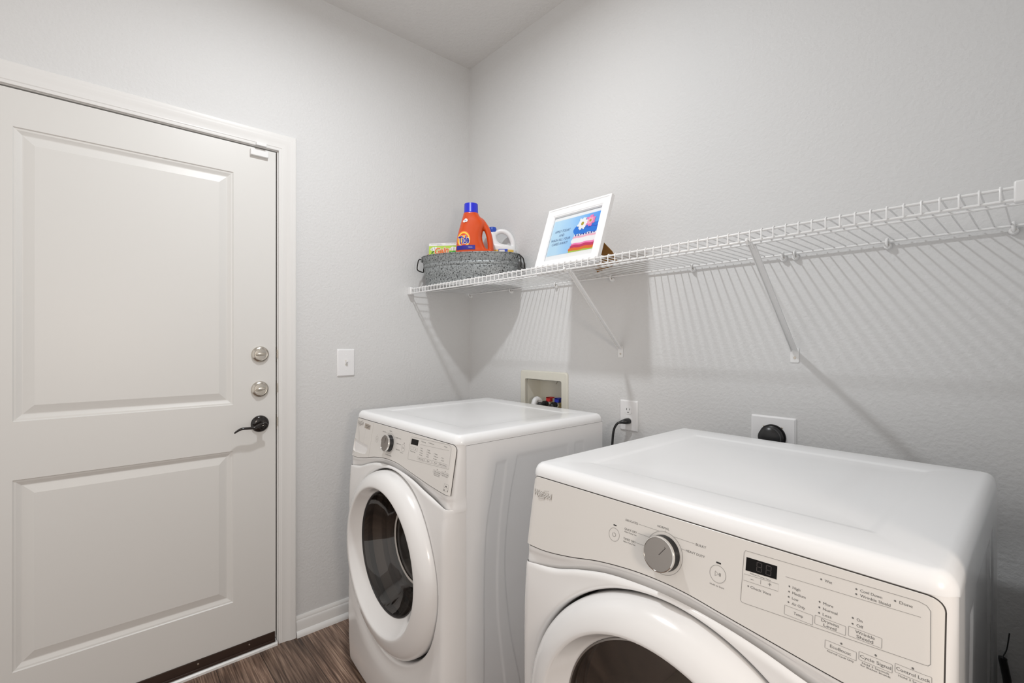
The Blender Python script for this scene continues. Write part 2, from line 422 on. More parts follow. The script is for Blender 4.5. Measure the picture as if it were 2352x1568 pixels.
# sweep along the foot
mb = MB(); mb.box((.0003, a+.003, .0165), (.0045, b-.003, .055), M['sweep']); mb.box((.0003, a+.003, .0150), (.010, b-.003, .024), M['sweep'])
sw = mb.build('door_sweep', door, bevel=.001)
for y in (-1.098, -1.271, -1.444, -1.617, -1.79):
    m2 = MB(); m2.lathe([(.0001,.0068),(.003,.0064),(.0038,.0048)], M['nickel'], (0, y-oy, .040), (1,0,0), 14); m2.build('screw', sw)
# deadbolts
def deadbolt(y, z, turn):
    m1 = MB(); m1.lathe([(.0325,0),(.0325,.004),(.0315,.0075),(.028,.0105),(.0245,.0122),(.0238,.0118),(.0225,.0118),(.022,.0124),(.008,.0135),(.0001,.0136)], M['nickel'], (0, y-oy, z), (1,0,0), 56)
    r = m1.build('deadbolt', door)
    m2 = MB(); n = 15; rows = []
    for i in range(n):
        t = -1 + 2*i/(n-1); hw = .0058*math.sqrt(max(0.0, 1-t*t)) + .0008; hh = .0155*math.sqrt(max(0, 1-abs(t)**3)) + .001
        rows.append([(.0115, t*.020, -hw), (.0115+hh*.7, t*.020, -hw*.75), (.0115+hh, t*.020, 0), (.0115+hh*.7, t*.020, hw*.75), (.0115, t*.020, hw)])
    m2.grid(rows, M['nickel'])
    o = m2.build('thumb_turn', r, angle=50, matrix=Matrix.Translation((0, y-oy, z)) @ Matrix.Rotation(turn, 4, 'X'))
deadbolt(-1.0585, 1.2065, math.radians(4)); deadbolt(-1.0595, 1.0645, math.radians(10))
m1 = MB(); m1.lathe([(.0335,0),(.0335,.004),(.031,.008),(.026,.0115),(.018,.0135),(.0001,.0140)], M['bronze'], (0, -1.0595-oy, .9235), (1,0,0), 56)
m1.lathe([(.011,.012),(.010,.030),(.0095,.046),(.0001,.047)], M['bronze'], (0, -1.0595-oy, .9235), (1,0,0), 24)
m1.lathe([(.0001,.0505),(.003,.0505),(.0032,.046)], M['nickel'], (0, -1.0595-oy, .9235), (1,0,0), 16)
lv = m1.build('door_handle', door)
pts = bez([(.044,-1.044,.922),(.047,-1.052,.9295),(.047,-1.066,.9265),(.046,-1.088,.9165),(.0455,-1.112,.9165),(.045,-1.134,.9165),(.044,-1.150,.909),(.043,-1.159,.902)], 8)
nn = len(pts); rad = [.0032 + .0042*math.sin(PI*min(1, .25+.75*i/(nn-1)))**.5 * (1 if i < nn*.75 else 1-.5*(i-nn*.75)/(nn*.25)) for i in range(nn)]
m1 = MB(); m1.tube([(p[0], p[1]-oy, p[2]) for p in pts], rad, M['bronze'], 14, flat=.75)
m1.build('lever', lv, angle=60)
# contact sensor: body on the door, magnet on the head jamb
mb = MB(); mb.box((.0003, -1.096-oy, 2.0115), (.014, -1.030-oy, 2.0365), M['plastic']); mb.build('alarm_contact', door, bevel=.002)
mb = MB(); mb.box((.0125, -1.077, 2.0525), (.021, -1.039, 2.0655), M['plastic'])
tag(mb.build('alarm_magnet', bevel=.0015), 'small white alarm magnet stuck under the head of the door casing', 'sensor')

# ------------------------------------------------------------------ plates on the walls
def screw(mb, fr, u, v, d, r=.0028, m=None):
    mb.lathe([(r,0),(r*.9,.0009),(.0001,.0012)], m or M['plate'], fr(u, v, d), Vector(fr(u, v, d+1))-Vector(fr(u, v, d)), 14)
def plate(mb, fr, u0, u1, v0, v1, m, th=.006):
    o0 = rrect(u0, v0, u1, v1, .003, 3); o1 = rrect(u0+.0045, v0+.0045, u1-.0045, v1-.0045, .003, 3)
    rows = [[fr(u, v, 0) for u, v in o0], [fr(u, v, .002) for u, v in o0], [fr(u, v, th) for u, v in o1]]
    mb.grid(rows, m, closed=True); mb.add(rows[-1], [list(range(len(o1)))], m)
sy, sz = -.7025, 1.162
t = thing('light_switch', 'white toggle light switch on the wall between door and washer', 'light switch', (0, sy, sz))
frS = lambda u, v, d=0: (d, u, v)
mb = MB(); plate(mb, frS, -.0405, .0405, -.062, .062, M['plate']); mb.build('cover_plate', t, angle=20)
mb = MB(); mb.prism([(-.005,-.012),(.005,-.012),(.005,.012),(-.005,.012)], frS, .0055, .0068, M['ivory']); mb.build('switch_slot', t, angle=None)
mb = MB(); mb.add([(.006,-.0042,-.009),(.006,.0042,-.009),(.006,.0042,.008),(.006,-.0042,.008),(.020,-.0036,.0045),(.020,.0036,.0045),(.0185,.0036,.0105),(.0185,-.0036,.0105)],
                  [(0,1,5,4),(1,2,6,5),(2,3,7,6),(3,0,4,7),(4,5,6,7)], M['plate']); mb.build('toggle', t, angle=None, bevel=.0008)
for dz in (-.034, .034):
    m2 = MB(); screw(m2, frS, 0, dz, .0058); m2.build('screw', t)

frB = lambda u, v, d=0: (u, -d, v)
t = thing('wall_outlet', 'white duplex wall outlet with a black cord plugged into its lower half', 'outlet', (1.0485, 0, .970))
mb = MB(); plate(mb, frB, -.0405, .0405, -.0595, .0595, M['plate']); mb.build('cover_plate', t, angle=20)
for dz in (.0205, -.0205):
    m2 = MB(); o = [(max(-.0165, min(.0165, x)), y) for x, y in circle(0, 0, .0185, 40, ry=.0155)]
    m2.prism([(x, y+dz) for x, y in o], frB, .005, .0075, M['plate'])
    if dz > 0:
        for ux, h in ((-.0065, .008), (.0065, .0065)):
            m2.prism([(ux-.001, dz+.003-h/2+.002), (ux+.001, dz+.003-h/2+.002), (ux+.001, dz+.003+h/2+.002), (ux-.001, dz+.003+h/2+.002)], frB, .0074, .0078, M['black'])
        m2.prism(circle(0, dz-.0075, .0026, 16), frB, .0074, .0078, M['black'])
    m2.build('receptacle', t, angle=30)
m2 = MB(); screw(m2, frB, 0, 0, .0058); m2.build('screw', t)
# washer cord
t = thing('power_cord', 'black power cord from the duplex outlet hanging down behind the washer', 'cord', (1.05, -.0078, .9495))
mb = MB(); f = lambda x, y, z: (x-1.05, y+.0078, z-.9495)
mb.tube([f(1.050,-.0080,.9495), f(1.049,-.016,.9495), f(1.046,-.024,.949), f(1.038,-.034,.9475), f(1.031,-.040,.945)], [.0145,.0145,.0135,.009,.0062], M['black'], 14, flat=.8)
mb.build('plug', t, angle=50)
mb = MB(); mb.tube(bez([f(1.032,-.039,.9455), f(1.024,-.046,.939), f(1.015,-.052,.918), f(1.010,-.054,.880), f(1.008,-.055,.82), f(1.012,-.055,.70), f(1.03,-.05,.5)], 6), .0046, M['black'], 8); mb.build('cord', t, angle=60)
# dryer outlet
t = thing('wall_outlet', 'large square white dryer receptacle plate behind the dryer', 'outlet', (1.571, 0, .967))
mb = MB(); plate(mb, frB, -.064, .064, -.062, .062, M['plate'], .0065); mb.build('cover_plate', t, angle=20)
mb = MB(); mb.lathe([(.038,.005),(.038,.010),(.0001,.010)], M['black'], (0,0,0), (0,-1,0), 40); mb.build('receptacle', t)
for u in (-.026, .026):
    m2 = MB(); screw(m2, frB, u, .030, .0062, .003, M['nickel']); m2.build('screw', t)
t = thing('power_cord', 'thick black round dryer plug and cord in the square receptacle', 'cord', (1.571, -.0102, .967))
mb = MB(); mb.lathe([(.033,0),(.0345,.004),(.0345,.010),(.031,.013),(.030,.019),(.0315,.021),(.0315,.027),(.026,.032),(.012,.036),(.0001,.0365)], M['black'], (0,0,0), (0,-1,0), 44); mb.build('plug', t)
mb = MB(); mb.tube(bez([(0,-.030,-.02),(0,-.046,-.04),(.002,-.045,-.09),(.01,-.04,-.2),(.05,-.04,-.42)], 6), .0095, M['black'], 12); mb.build('cord', t, angle=60)
# loose cord at the right end
mb = MB(); mb.tube(bez([(2.070,-.014,.60),(2.066,-.020,.565),(2.060,-.024,.545),(2.062,-.022,.525),(2.068,-.02,.48),(2.072,-.02,.40),(2.070,-.022,.25)], 6), [.0012]*12+[.0075]*19+[.0075]*6, M['black'], 8)
tag(mb.build('coax_cable', angle=60), 'black cable stub on the wall right of the dryer, low at the edge', 'cable')

# ------------------------------------------------------------------ recessed laundry box with valves
t = thing('laundry_box', 'off-white recessed wall box for water valves above the washer', 'laundry box', (.58, 0, .92))
mb = MB(); ox, oz = .58, .92
def lp(o): return [(u-ox, v-oz) for u, v in o]
o0 = lp(rrect(.427, .872, .733, 1.121, .014)); o1 = lp(rrect(.432, .877, .728, 1.116, .012)); o2 = lp(rrect(.461, .905, .699, 1.082, .008)); 
rows = [[frB(u,v,0) for u,v in o0],[frB(u,v,.005) for u,v in o0],[frB(u,v,.009) for u,v in o1],[frB(u,v,.009) for u,v in o2],[frB(u,v,-.004) for u,v in o2]]
mb.grid(rows, M['ivory'], closed=True); mb.build('face_frame', t, angle=30)
mb = MB(); o3 = lp(rrect(.464, .908, .696, 1.079, .008)); o4 = lp(rrect(.470, .913, .690, 1.074, .010))
rows = [[frB(u,v,-.003) for u,v in o3],[frB(u,v,-.085) for u,v in o4]]
mb.grid(rows, M['ivory'], closed=True); mb.add(rows[-1], [list(range(len(o4)))], M['ivory']); mb.prism([(-.012,.152),(.012,.152),(0,.136)], frB, -.0855, -.080, M['ivory']); mb.build('recess', t, angle=30)
def valve(x, hm, nm):
    m1 = MB(); m1.tube([(x-ox, .055, .913-oz), (x-ox, .055, .972-oz)], .010, M['brass'], 14); m1.tube([(x-ox, .055, .968-oz), (x-ox, .020, .968-oz)], .0095, M['brass'], 14)
    m1.lathe([(.0001,.0),(.013,.0),(.013,.012),(.0001,.012)], M['chrome'], (x-ox, .034, .968-oz), (0,-1,0), 8)
    v = m1.build('valve', t, angle=30)
    m2 = MB(); m2.box((x-ox-.013, .030, .992-oz), (x-ox+.013, .062, .998-oz), hm); m2.box((x-ox-.013, .030, .979-oz), (x-ox+.013, .034, .998-oz), hm); m2.box((x-ox-.004,.05,.97-oz),(x-ox+.004,.058,.993-oz), hm)
    h = m2.build('valve_handle', v, bevel=.0015); h['label'] = nm
valve(.578, M['red'], 'red lever handle'); valve(.632, M['bluehandle'], 'blue lever handle')
def hose(x, lab, dx):
    m1 = MB(); pts = bez([(x,.022,.968),(x,-.004,.966),(x+dx*.4,-.024,.952),(x+dx,-.034,.92),(x+dx,-.036,.85),(x+dx*1.2,-.036,.7)], 6)
    m1.tube([(p[0]-x, p[1]-.01, p[2]-.968) for p in pts], .0105, M['black'], 12)
    m1.lathe([(.0001,-.004),(.0145,-.004),(.0145,.014),(.0001,.014)], M['black'], (0,.008,0), (0,-1,0), 10); m1.lathe([(.0001,-.012),(.012,-.012),(.0165,-.006),(.0165,.004),(.012,.010)], M['black'], (.004 if dx > 0 else -.016, -.012, -.004), (0,0,1), 12)
    o = m1.build('water_hose', angle=40); o.location = (x, .01, .968); tag(o, lab, 'hose', None)
hose(.576, 'black water hose screwed to the valve with the red handle', -.012); hose(.633, 'black water hose screwed to the valve with the blue handle', .012)
m1 = MB(); prof = []
pts = bez([(.545,.05,.93),(.540,.035,.968),(.543,.012,.985),(.548,-.012,.972),(.552,-.024,.92),(.552,-.028,.80)], 14)
m1.tube([(p[0]-.545, p[1]-.03, p[2]-.93) for p in pts], [.0125+.0015*(i % 2) for i in range(len(pts))], M['bleach'], 12)
o = m1.build('drain_hose', angle=60); o.location = (.526, .03, .93); tag(o, 'white corrugated drain hose in the recessed wall box', 'hose')

# ================================================================== WIRE SHELF
ZD = 1.5225
t = thing('wire_shelf', 'long white wire shelf along the wall above the machines', 'shelf', (1.05, 0, ZD)); sh = t
def L3(x, y, z): return (x-1.05, y, z-ZD)
mb = MB(); x = .0316
while x < 2.09:
    mb.tube([L3(x,-.010,1.5225), L3(x,-.20,1.5225), L3(x,-.3755,1.5255), L3(x,-.3795,1.5258), L3(x,-.3822,1.5225), L3(x,-.3822,1.4985)], .0017, M['wire'], 6); x += .02617
mb.build('deck_wires', sh, angle=60)
for nm, y, z, r in (('front_rail', -.3785, 1.5212, .0030), ('lower_rail', -.3785, 1.5000, .0030), ('middle_rail', -.248, 1.5183, .0028), ('back_rail', -.0125, 1.5182, .0030)):
    mb = MB(); mb.tube([L3(.012,y,z), L3(2.100,y,z)], r, M['wire'], 10); mb.build(nm, sh, angle=60)
for x0, x1 in ((0.0, .030), (2.089, 2.118)):
    mb = MB(); mb.box(L3(x0,-.388,1.494), L3(x1,-.369,1.5315), M['plastic']); mb.build('end_bracket', sh, bevel=.003)
for x in (.020, .36, .666, .972, 1.315, 1.602, 1.634, 1.851, 2.077):
    m1 = MB(); m1.lathe([(.009,.0),(.009,.006),(.0075,.012),(.0001,.013)], M['plastic'], L3(x,-.0002,1.508), (0,-1,0), 18)
    m1.tube([L3(x,-.006,1.506), L3(x,-.017,1.507), L3(x,-.021,1.515), L3(x,-.018,1.523), L3(x,-.010,1.526)], .0035, M['plastic'], 8)
    c = m1.build('wall_clip', sh, angle=50)
    m2 = MB(); m2.lathe([(.0045,.0128),(.0042,.0142),(.0028,.0142),(.0026,.0134),(.0001,.0132)], M['nickel'], L3(x,-.0002,1.509), (0,-1,0), 14); m2.build('clip_screw', c)
def bracket(xf, xt):
    m1 = MB(); A = Vector(L3(xf,-.004,1.232)); B = Vector(L3(xt,-.352,1.4965)); U = Vector((1,0,0)); d = (B-A).normalized(); U = (U - d*U.dot(d)).normalized(); Nn = d.cross(U)
    wd, dp = .0085, .006
    def sec(P, k=1): return [tuple(P+U*a*k+Nn*b) for a, b in ((-wd,-dp),(-wd,.0),(wd,.0),(wd,-dp),(wd-.0015,-dp),(wd-.0015,-.0015),(-wd+.0015,-.0015),(-wd+.0015,-dp))]
    rows = [sec(A), sec(A+(B-A)*.5), sec(B)]; m1.grid(rows, M['wire'], closed=True, flip=True)
    # hook over the lower front rail
    m1.tube([tuple(B - d*.012), tuple(B + Vector((0,-.008,.004))), L3(xt,-.381,1.4955), L3(xt,-.3865,1.500), L3(xt,-.383,1.5055)], .0035, M['wire'], 8)
    o = m1.build('support_bracket', sh, angle=30)
    m2 = MB(); frP = lambda u, v, dd=0: L3(xf+u, -dd, 1.222+v)
    m2.prism(rrect(-.0115,-.026,.0115,.018,.003,3), frP, .0003, .0022, M['wire']); m2.build('bracket_foot', o, angle=30)
    m2 = MB(); screw(m2, frP, 0, -.012, .0022, .0042, M['nickel']); m2.build('bracket_screw', o)
bracket(1.009, 1.058); bracket(1.6305, 1.648)
# ================================================================== THE MACHINES
W = 0.714; ZT = 0.983; RC = 0.028; YS = -0.650; YF = YS-RC; ZC = 0.958
B_ = interp([(0,.8075),(.01,.808),(.07,.8095),(.14,.820),(.21,.835),(.28,.844),(.335,.8465),(.39,.8445),(.45,.837),(.52,.8285),(.59,.820),(.65,.8145),(.704,.811),(.714,.8105)])
L2 = interp([(0,.7695),(.03,.773),(.10,.783),(.165,.803),(.23,.819),(.30,.8265),(.36,.828),(.43,.823),(.50,.812),(.57,.795),(.64,.781),(.69,.773),(.714,.7695)])
YP = interp([(0,.730),(.05,.735),(.12,.738),(.3,.738),(.5,.735),(.62,.728),(.70,.7205),(.78,.7105),(.85,.706)])   # panel bulge, as -y
ARC = RC*PI/2; LEN = 2*ARC + W - 2*RC
def path(s):
    """unrolled front coordinate -> x, y, outward normal, share of 'front'"""
    if s < ARC:
        a = s/RC; return RC - RC*math.cos(a), YS - RC*math.sin(a), -math.cos(a), -math.sin(a), math.sin(a)
    if s > LEN-ARC:
        a = (LEN-s)/RC; return W-RC+RC*math.cos(a), YS-RC*math.sin(a), math.cos(a), -math.sin(a), math.sin(a)
    return RC+(s-ARC), YF, 0, -1, 1
def spos(s, fwd, inw, z):
    x, y, nx, ny, wt = path(s)
    return (x-nx*inw, y-ny*inw-fwd*wt, z)
fas = lambda z: .17*(ZC-z) if z < ZC else 0
def rnd(u):
    e = min(u, W-u)
    return 0 if e >= RC else RC-math.sqrt(max(0, RC*RC-(RC-e)**2))
fcon = lambda u, v, d=0: (u, -.680-(.95-v)*.17-d*.986+rnd(u), v+d*.168)   # console surface, (u, height)
CX, CZ = .357, .508

def make_machine(name, label, loc, kind):
    root = thing(name, label, 'washing machine' if kind == 'w' else 'clothes dryer', loc)
    # ---- cabinet with embossed sides
    def emb(y, z):
        def soft(d): return sst(-.0035, .0035, d)
        yl = interp([(.1,-.425),(.165,-.436),(.35,-.478),(.567,-.499),(.75,-.480),(.858,-.454),(.95,-.43)])(z)
        a = min(y-yl, -.205-y, .890-z, z-.06)
        sl = interp([(.1,-.585),(.235,-.582),(.663,-.575),(.875,-.533)])(z); sr = interp([(.1,-.49),(.196,-.501),(.45,-.53),(.667,-.523),(.885,-.491)])(z)
        b = min(y-sl, sr-y, .882-z, z-.06); c = min(y+.166, -.116-y, .893-z, z-.06)
        return .0032*max(soft(a), soft(b), soft(c))
    mb = MB(); ny, nz = 200, 150
    y0c, y1c, z0c, z1c = YS+.0005, -.008, .02, .9515
    for side in (0, 1):
        rows = []
        for i in range(ny+1):
            y = y0c+(y1c-y0c)*i/ny
            rows.append([((W-.001-emb(y, z0c+(z1c-z0c)*j/nz)) if side else (.001+emb(y, z0c+(z1c-z0c)*j/nz)), y, z0c+(z1c-z0c)*j/nz) for j in range(nz+1)])
        mb.grid(rows, M['enamel'], flip=not side)
    mb.add([(.009,0,z0c),(W-.009,0,z0c),(W-.009,0,z1c),(.009,0,z1c),(.001,y1c,z0c),(.001,y1c,z1c),(W-.001,y1c,z0c),(W-.001,y1c,z1c)], [(0,1,2,3)[::-1],(4,0,3,5),(1,6,7,2)], M['enamel'])
    mb.add([(.001,y0c,z0c),(W-.001,y0c,z0c),(W-.001,-.001,z0c),(.001,-.001,z0c)], [(0,1,2,3)], M['enamel'])
    mb.build('cabinet', root, angle=40)
    for fx in (.06, W-.06):
        for fy in (-.08, -.58):
            m2 = MB(); m2.lathe([(.0001,0),(.024,0),(.024,.01),(.012,.014),(.012,.03)], M['rubber'], (fx, fy, 0), (0,0,1), 18); m2.build('foot', root)
    # ---- top cover: closed loft, rounded edge, shallow recessed field
    def loop(inset, front_ex=0):
        r = max(.006, RC-inset); out = []
        for (cx, cy, a0) in ((r+inset, YF-front_ex+inset+r, PI), (W-inset-r, YF-front_ex+inset+r, 1.5*PI), (W-inset-r, -.001-inset-r*.6, 0), (inset+r, -.001-inset-r*.6, .5*PI)):
            for k in range(9):
                a = a0+k/8*PI/2; ryy = r if a0 >= PI else r*.6
                out.append((cx+r*math.cos(a), cy+ryy*math.sin(a)))
        # straight runs subdivided
        res = []
        for i in range(len(out)):
            p, q = out[i], out[(i+1) % len(out)]; n = 16 if i % 9 == 8 else 1
            for k in range(n): res.append((p[0]+(q[0]-p[0])*k/n, p[1]+(q[1]-p[1])*k/n))
        return res
    rows = []; R = .025
    prof = [(.006, .951), (.0, .9525)] + [(.020*(1-math.cos(q)), ZC+R*math.sin(q)*1.0) for q in [0]+[PI/2*k/9 for k in range(1, 10)]]
    prof += [(.05, ZT+.0003), (.090, ZT), (.096, ZT-.0006), (.102, ZT-.0020), (.108, ZT-.0026), (.16, ZT-.0026), (.25, ZT-.0022), (.33, ZT-.002)]
    fx = lambda z: .0035 if z <= ZC+.004 else .0035
    for i, z in prof: rows.append([(a, b, max(z, .952+.0045*sst(YS-.0005, YS-.012, b))) for a, b in loop(i, .0012)])
    mb = MB(); mb.grid(rows, M['enamel'], closed=True); mb.add(rows[-1], [list(range(len(rows[-1])))], M['enamel'])
    mb.build('top_cover', root, angle=40)
    # ---- fascia: front under the top, band below the console
    N = 150; ss = [LEN*i/N for i in range(N+1)]
    extra = [ARC*k/10 for k in range(1, 10)]; ss = sorted(set(ss + extra + [LEN-e for e in extra]))
    cols = []
    for s_ in ss:
        x = path(s_)[0]; b = B_(x); l = L2(x); col = []; e = sst(.11, .0, min(x, W-x))
        for k in range(7): z = ZC+.002-(ZC+.002-b)*k/6; col.append(spos(s_, fas(z), .0010, z))
        for k in range(1, 13):
            q = k/12; z = b-(b-l-.0006)*q
            col.append(spos(s_, fas(b)+.0015*math.sin(PI*min(1, q*2.2))*(q < .45), .0010+(.0045*(1-e)-.0030*e)*q**1.7, z))
        col.append(spos(s_, fas(b), .0062-.0082*e, l-.008))
        cols.append(col)
    mb = MB(); mb.grid(cols, M['enamel_front']); mb.build('fascia', root, angle=35)
    # ---- front panel around the door opening
    def pdisp(s_, x, z):
        t_ = L2(x)-z; q = min(1, max(0, t_/.010)); inw = .0075*(1-.85*sst(.11, .0, min(x, W-x)))*(1-math.sqrt(max(0, 1-(1-q)**2)))
        su = s_-(LEN-W)/2; r = math.hypot(su-CX, z-CZ)
        q2 = min(1, max(0, (r-.3085)/.010)); inw += .016*(1-math.sqrt(max(0, 1-(1-q2)**2)))
        dn = max(0, -(z-CZ)/max(r, .01)); inw += .013*sst(.372, .322, r)*sst(.2, .85, dn)
        fwd = YF+YP(z)-.020*sst(.80, .45, z)*((x-W/2)/(W/2))**2
        return spos(s_, fwd, inw, z)
    angs = [2*PI*k/640 for k in range(640)]
    so = (LEN-W)/2; x0s, x1s, zb = -so, W+so, .018
    for cx_, cz_ in ((x0s, zb), (x1s, zb), (x0s, .7695), (x1s, .7695)): angs.append(math.atan2(cz_-CZ, cx_-CX) % (2*PI))
    angs = sorted(set(angs)); ts = [0,.006,.013,.022,.033,.046,.06,.08,.11,.15,.2,.27,.35,.45,.55,.65,.72,.78,.83,.87,.90,.92,.938,.952,.964,.974,.982,.989,.994,.998,1]
    rings = [[] for _ in ts]; inner2 = []
    for a_ in angs:
        dx, dz = math.cos(a_), math.sin(a_)
        lo = .2; hi = 1.2
        def inside(r):
            u = CX+dx*r; z = CZ+dz*r
            return x0s <= u <= x1s and z >= zb and z <= L2(min(W, max(0, path(min(LEN, max(0, u+so)))[0])))
        for _ in range(40):
            mid = (lo+hi)/2
            if inside(mid): lo = mid
            else: hi = mid
        for i, t_ in enumerate(ts):
            r = .3085+(lo-.3085)*t_; u = CX+dx*r; z = CZ+dz*r; s_ = min(LEN, max(0, u+so))
            rings[i].append(pdisp(s_, path(s_)[0], z))
        s_ = CX+dx*.3083+so; p = pdisp(s_, path(s_)[0], CZ+dz*.3083); inner2.append((p[0], -.655, p[2]))
    mb = MB(); mb.grid([inner2]+rings, M['enamel_front'], closed=True, flip=True)
    mb.build('front_panel', root, angle=38)
    # gasket ring / bulkhead behind the opening
    mb = MB(); mb.lathe([(.30,.660),(.26,.655),(.235,.650),(.225,.640)], M['enamel_front'] if kind == 'd' else M['rubber'], (CX,0,CZ+.002), (0,-1,0), 72)
    mb.add([(CX-.335,-.6545,CZ-.31),(CX+.335,-.6545,CZ-.31),(CX+.335,-.6545,CZ+.31),(CX-.335,-.6545,CZ+.31)], [], M['rubber'])
    mb.build('bulkhead', root)
    # ---- console
    top = ZC-.0036
    ul, ur = .0155, .703
    out = []
    xs = [ul+(ur-ul)*k/60 for k in range(61)]
    low = [(x, B_(x)+.0008) for x in xs]
    up = circle(ur-.016, top-.016, .016, 8, 0, PI/2) + circle(ul+.012, top-.012, .012, 8, PI/2, PI)
    def conplate(a0, a1, nm, m=M['console']):
        # grid of columns so that the plate can follow the rounded corners
        us = sorted(set([a0+(a1-a0)*k/70 for k in range(71)] + [a0+(a1-a0)*.00002*(1.6**k) for k in range(16)] + [a1-(a1-a0)*.00002*(1.6**k) for k in range(16)]))
        def hi(u):
            z = top
            if u > ur-.016: z = min(z, top-.016+math.sqrt(max(0, .016**2-(u-ur+.016)**2)))
            if u < ul+.012: z = min(z, top-.012+math.sqrt(max(0, .012**2-(ul+.012-u)**2)))
            return z
        rows = []
        for u in us:
            lo, h_ = B_(u)+.0008, hi(u)
            rows.append([fcon(u, lo, -.0012), fcon(u, lo, .0011), fcon(u, lo+.0005, .0016)] + [fcon(u, lo+(h_-lo)*k/8, .0016) for k in range(1, 8)] + [fcon(u, h_-.0005, .0016), fcon(u, h_, .0011), fcon(u, h_, -.0012)])
        mb = MB(); mb.grid(rows, m)
        mb.add(rows[0], [list(range(len(rows[0])))], m); mb.add(rows[-1], [list(range(len(rows[-1])))[::-1]], m)
        return mb.build(nm, root, angle=35)
    mb = MB(); full = low+up; cx_, cy_ = .36, .89
    mb.stroke(full, .0029, fcon, .0004, M['seam'], closed=True); mb.build('console_seam', root, angle=None)
    if kind == 'd':
        con = conplate(ul, ur, 'console')
    else:
        ud = .166
        con = conplate(ud+.001, ur, 'console')
        # detergent drawer front with a scooped grip
        outer = [p for p in low if p[0] < ud-.001] + [(ud-.0008, B_(ud)+.0008), (ud-.0008, top)] + circle(ul+.012, top-.012, .012, 8, PI/2, PI)
        pk = [(.024,.8755),(.020,.872),(.019,.85),(.022,.836),(.032,.828),(.06,.8275),(.10,.829),(.128,.832),(.139,.838),(.144,.85),(.146,.862),(.142,.8655),(.1,.8675),(.06,.871)][::-1]
        pc = bez([(u, v, 0) for u, v in pk]+[(pk[0][0], pk[0][1], 0)], 6)[:-1]; pc = [(p[0], p[1]) for p in pc]
        cu, cv = .083, .850; n_ = 160
        def at(poly, a_):
            dx, dz = math.cos(a_), math.sin(a_); best = 0
            for i in range(len(poly)):
                x1, y1 = poly[i][0]-cu, poly[i][1]-cv; x2, y2 = poly[(i+1) % len(poly)][0]-cu, poly[(i+1) % len(poly)][1]-cv
                den = dx*(y2-y1)-dz*(x2-x1)
                if abs(den) < 1e-12: continue
                r = (x1*(y2-y1)-y1*(x2-x1))/den; q = (x1*dz-y1*dx)/den
                if r > 0 and -1e-6 <= q <= 1+1e-6: best = max(best, r)
            return cu+dx*best, cv+dz*best
        an = sorted(set([2*PI*k/n_ for k in range(n_)] + [math.atan2(v-cv, u-cu) % (2*PI) for u, v in (outer[0], (ud-.0008, B_(ud)+.0008), (ud-.0008, top))]))
        po = [at(outer, a_) for a_ in an]; pi_ = [at(pc, a_) for a_ in an]
        rows = [[fcon(u, v, -.0012) for u, v in po], [fcon(u, v, .0016) for u, v in po], [fcon(u, v, .0016) for u, v in pi_]]
        for k_, dd, zz in ((.97,-.0015,0),(.93,-.008,0),(.85,-.018,.001),(.7,-.026,.002),(.4,-.030,.003),(.02,-.031,.003)):
            rows.append([fcon(cu+(u-cu)*k_, cv+(v-cv)*k_+zz, dd) for u, v in pi_])
        mb = MB(); mb.grid(rows, M['console'], closed=True); mb.build('detergent_drawer', root, angle=30)
    # ---- dial
    kx, kz = (.346, .8935) if kind == 'd' else (.310, .900)
    kk = fcon(kx, kz, .0016); ax = (0, -.986, .168)
    mb = MB(); mb.lathe([(.0295,0),(.0295,.0015),(.0285,.004),(.0275,.014)], M['black'], kk, ax, 64); dial = mb.build('dial', root)
    mb = MB(); mb.lathe([(.0275,.0138),(.0290,.0145),(.0293,.0175),(.0285,.0195),(.0272,.0200),(.0268,.0192)], M['chrome'], kk, ax, 64); mb.build('dial_rim', dial)
    mb = MB(); mb.lathe([(.0268,.0190),(.015,.0194),(.0001,.0195)], M['satin'], kk, ax, 64); mb.build('dial_face', dial)
    fk = lambda u, v, d=0: fcon(kx+u, kz+v, .0016+d)
    ang = math.radians(52 if kind == 'd' else 84)
    ca, sa = math.cos(ang), math.sin(ang)
    mb = MB(); mb.prism([(ca*a_-sa*b_, sa*a_+ca*b_) for a_, b_ in ((.001,-.0011),(.0185,-.0011),(.0185,.0011),(.001,.0011))], fk, .0190, .0200, M['satin'])
    mb.stroke([(ca*a_-sa*(-.0014), sa*a_+ca*(-.0014)) for a_ in (.001, .0185)], .0008, fk, .0199, M['seam']); mb.build('dial_pointer', dial, angle=None)
    # ---- printed marks
    I, J = M['ink'], M['ink_soft']; d = .0019; mb = MB()
    # (the lambdas below draw into whichever mb is current)
    T = lambda s_, u, v, wd=None, size=.0045, al='L', m=I, b=0.0: mb.text(s_, fcon, u, v, d, m, width=wd, size=size, align=al, bold=b)
    def dense(pts, closed):
        out = []
        for i in range(len(pts) if closed else len(pts)-1):
            p, q = pts[i], pts[(i+1) % len(pts)]; n_ = max(1, int(math.hypot(p[0]-q[0], p[1]-q[1])/.006)) if max(p[0], q[0]) > .66 else 1
            out += [(p[0]+(q[0]-p[0])*k/n_, p[1]+(q[1]-p[1])*k/n_) for k in range(n_)]
        return out if closed else out+[pts[-1]]
    ST = lambda pts, wd=.0005, m=J, closed=False: mb.stroke(dense(pts, closed), wd, fcon, d, m, closed)
    DOT = lambda u, v, r=.0011: mb.poly(circle(u, v, r, 12), fcon, d, I)
    RR = lambda u0, v0, u1, v1, r=.0008: ST(rrect(u0, v0, u1, v1, r, 3), .00045, J, True)
    def power(u, v, r=.0117):
        ST(circle(u, v, r, 40), .0006, J, True); ST(circle(u, v, .0036, 24, math.radians(125), math.radians(415)), .0006, I); ST([(u, v+.0012), (u, v+.0042)], .0006, I)
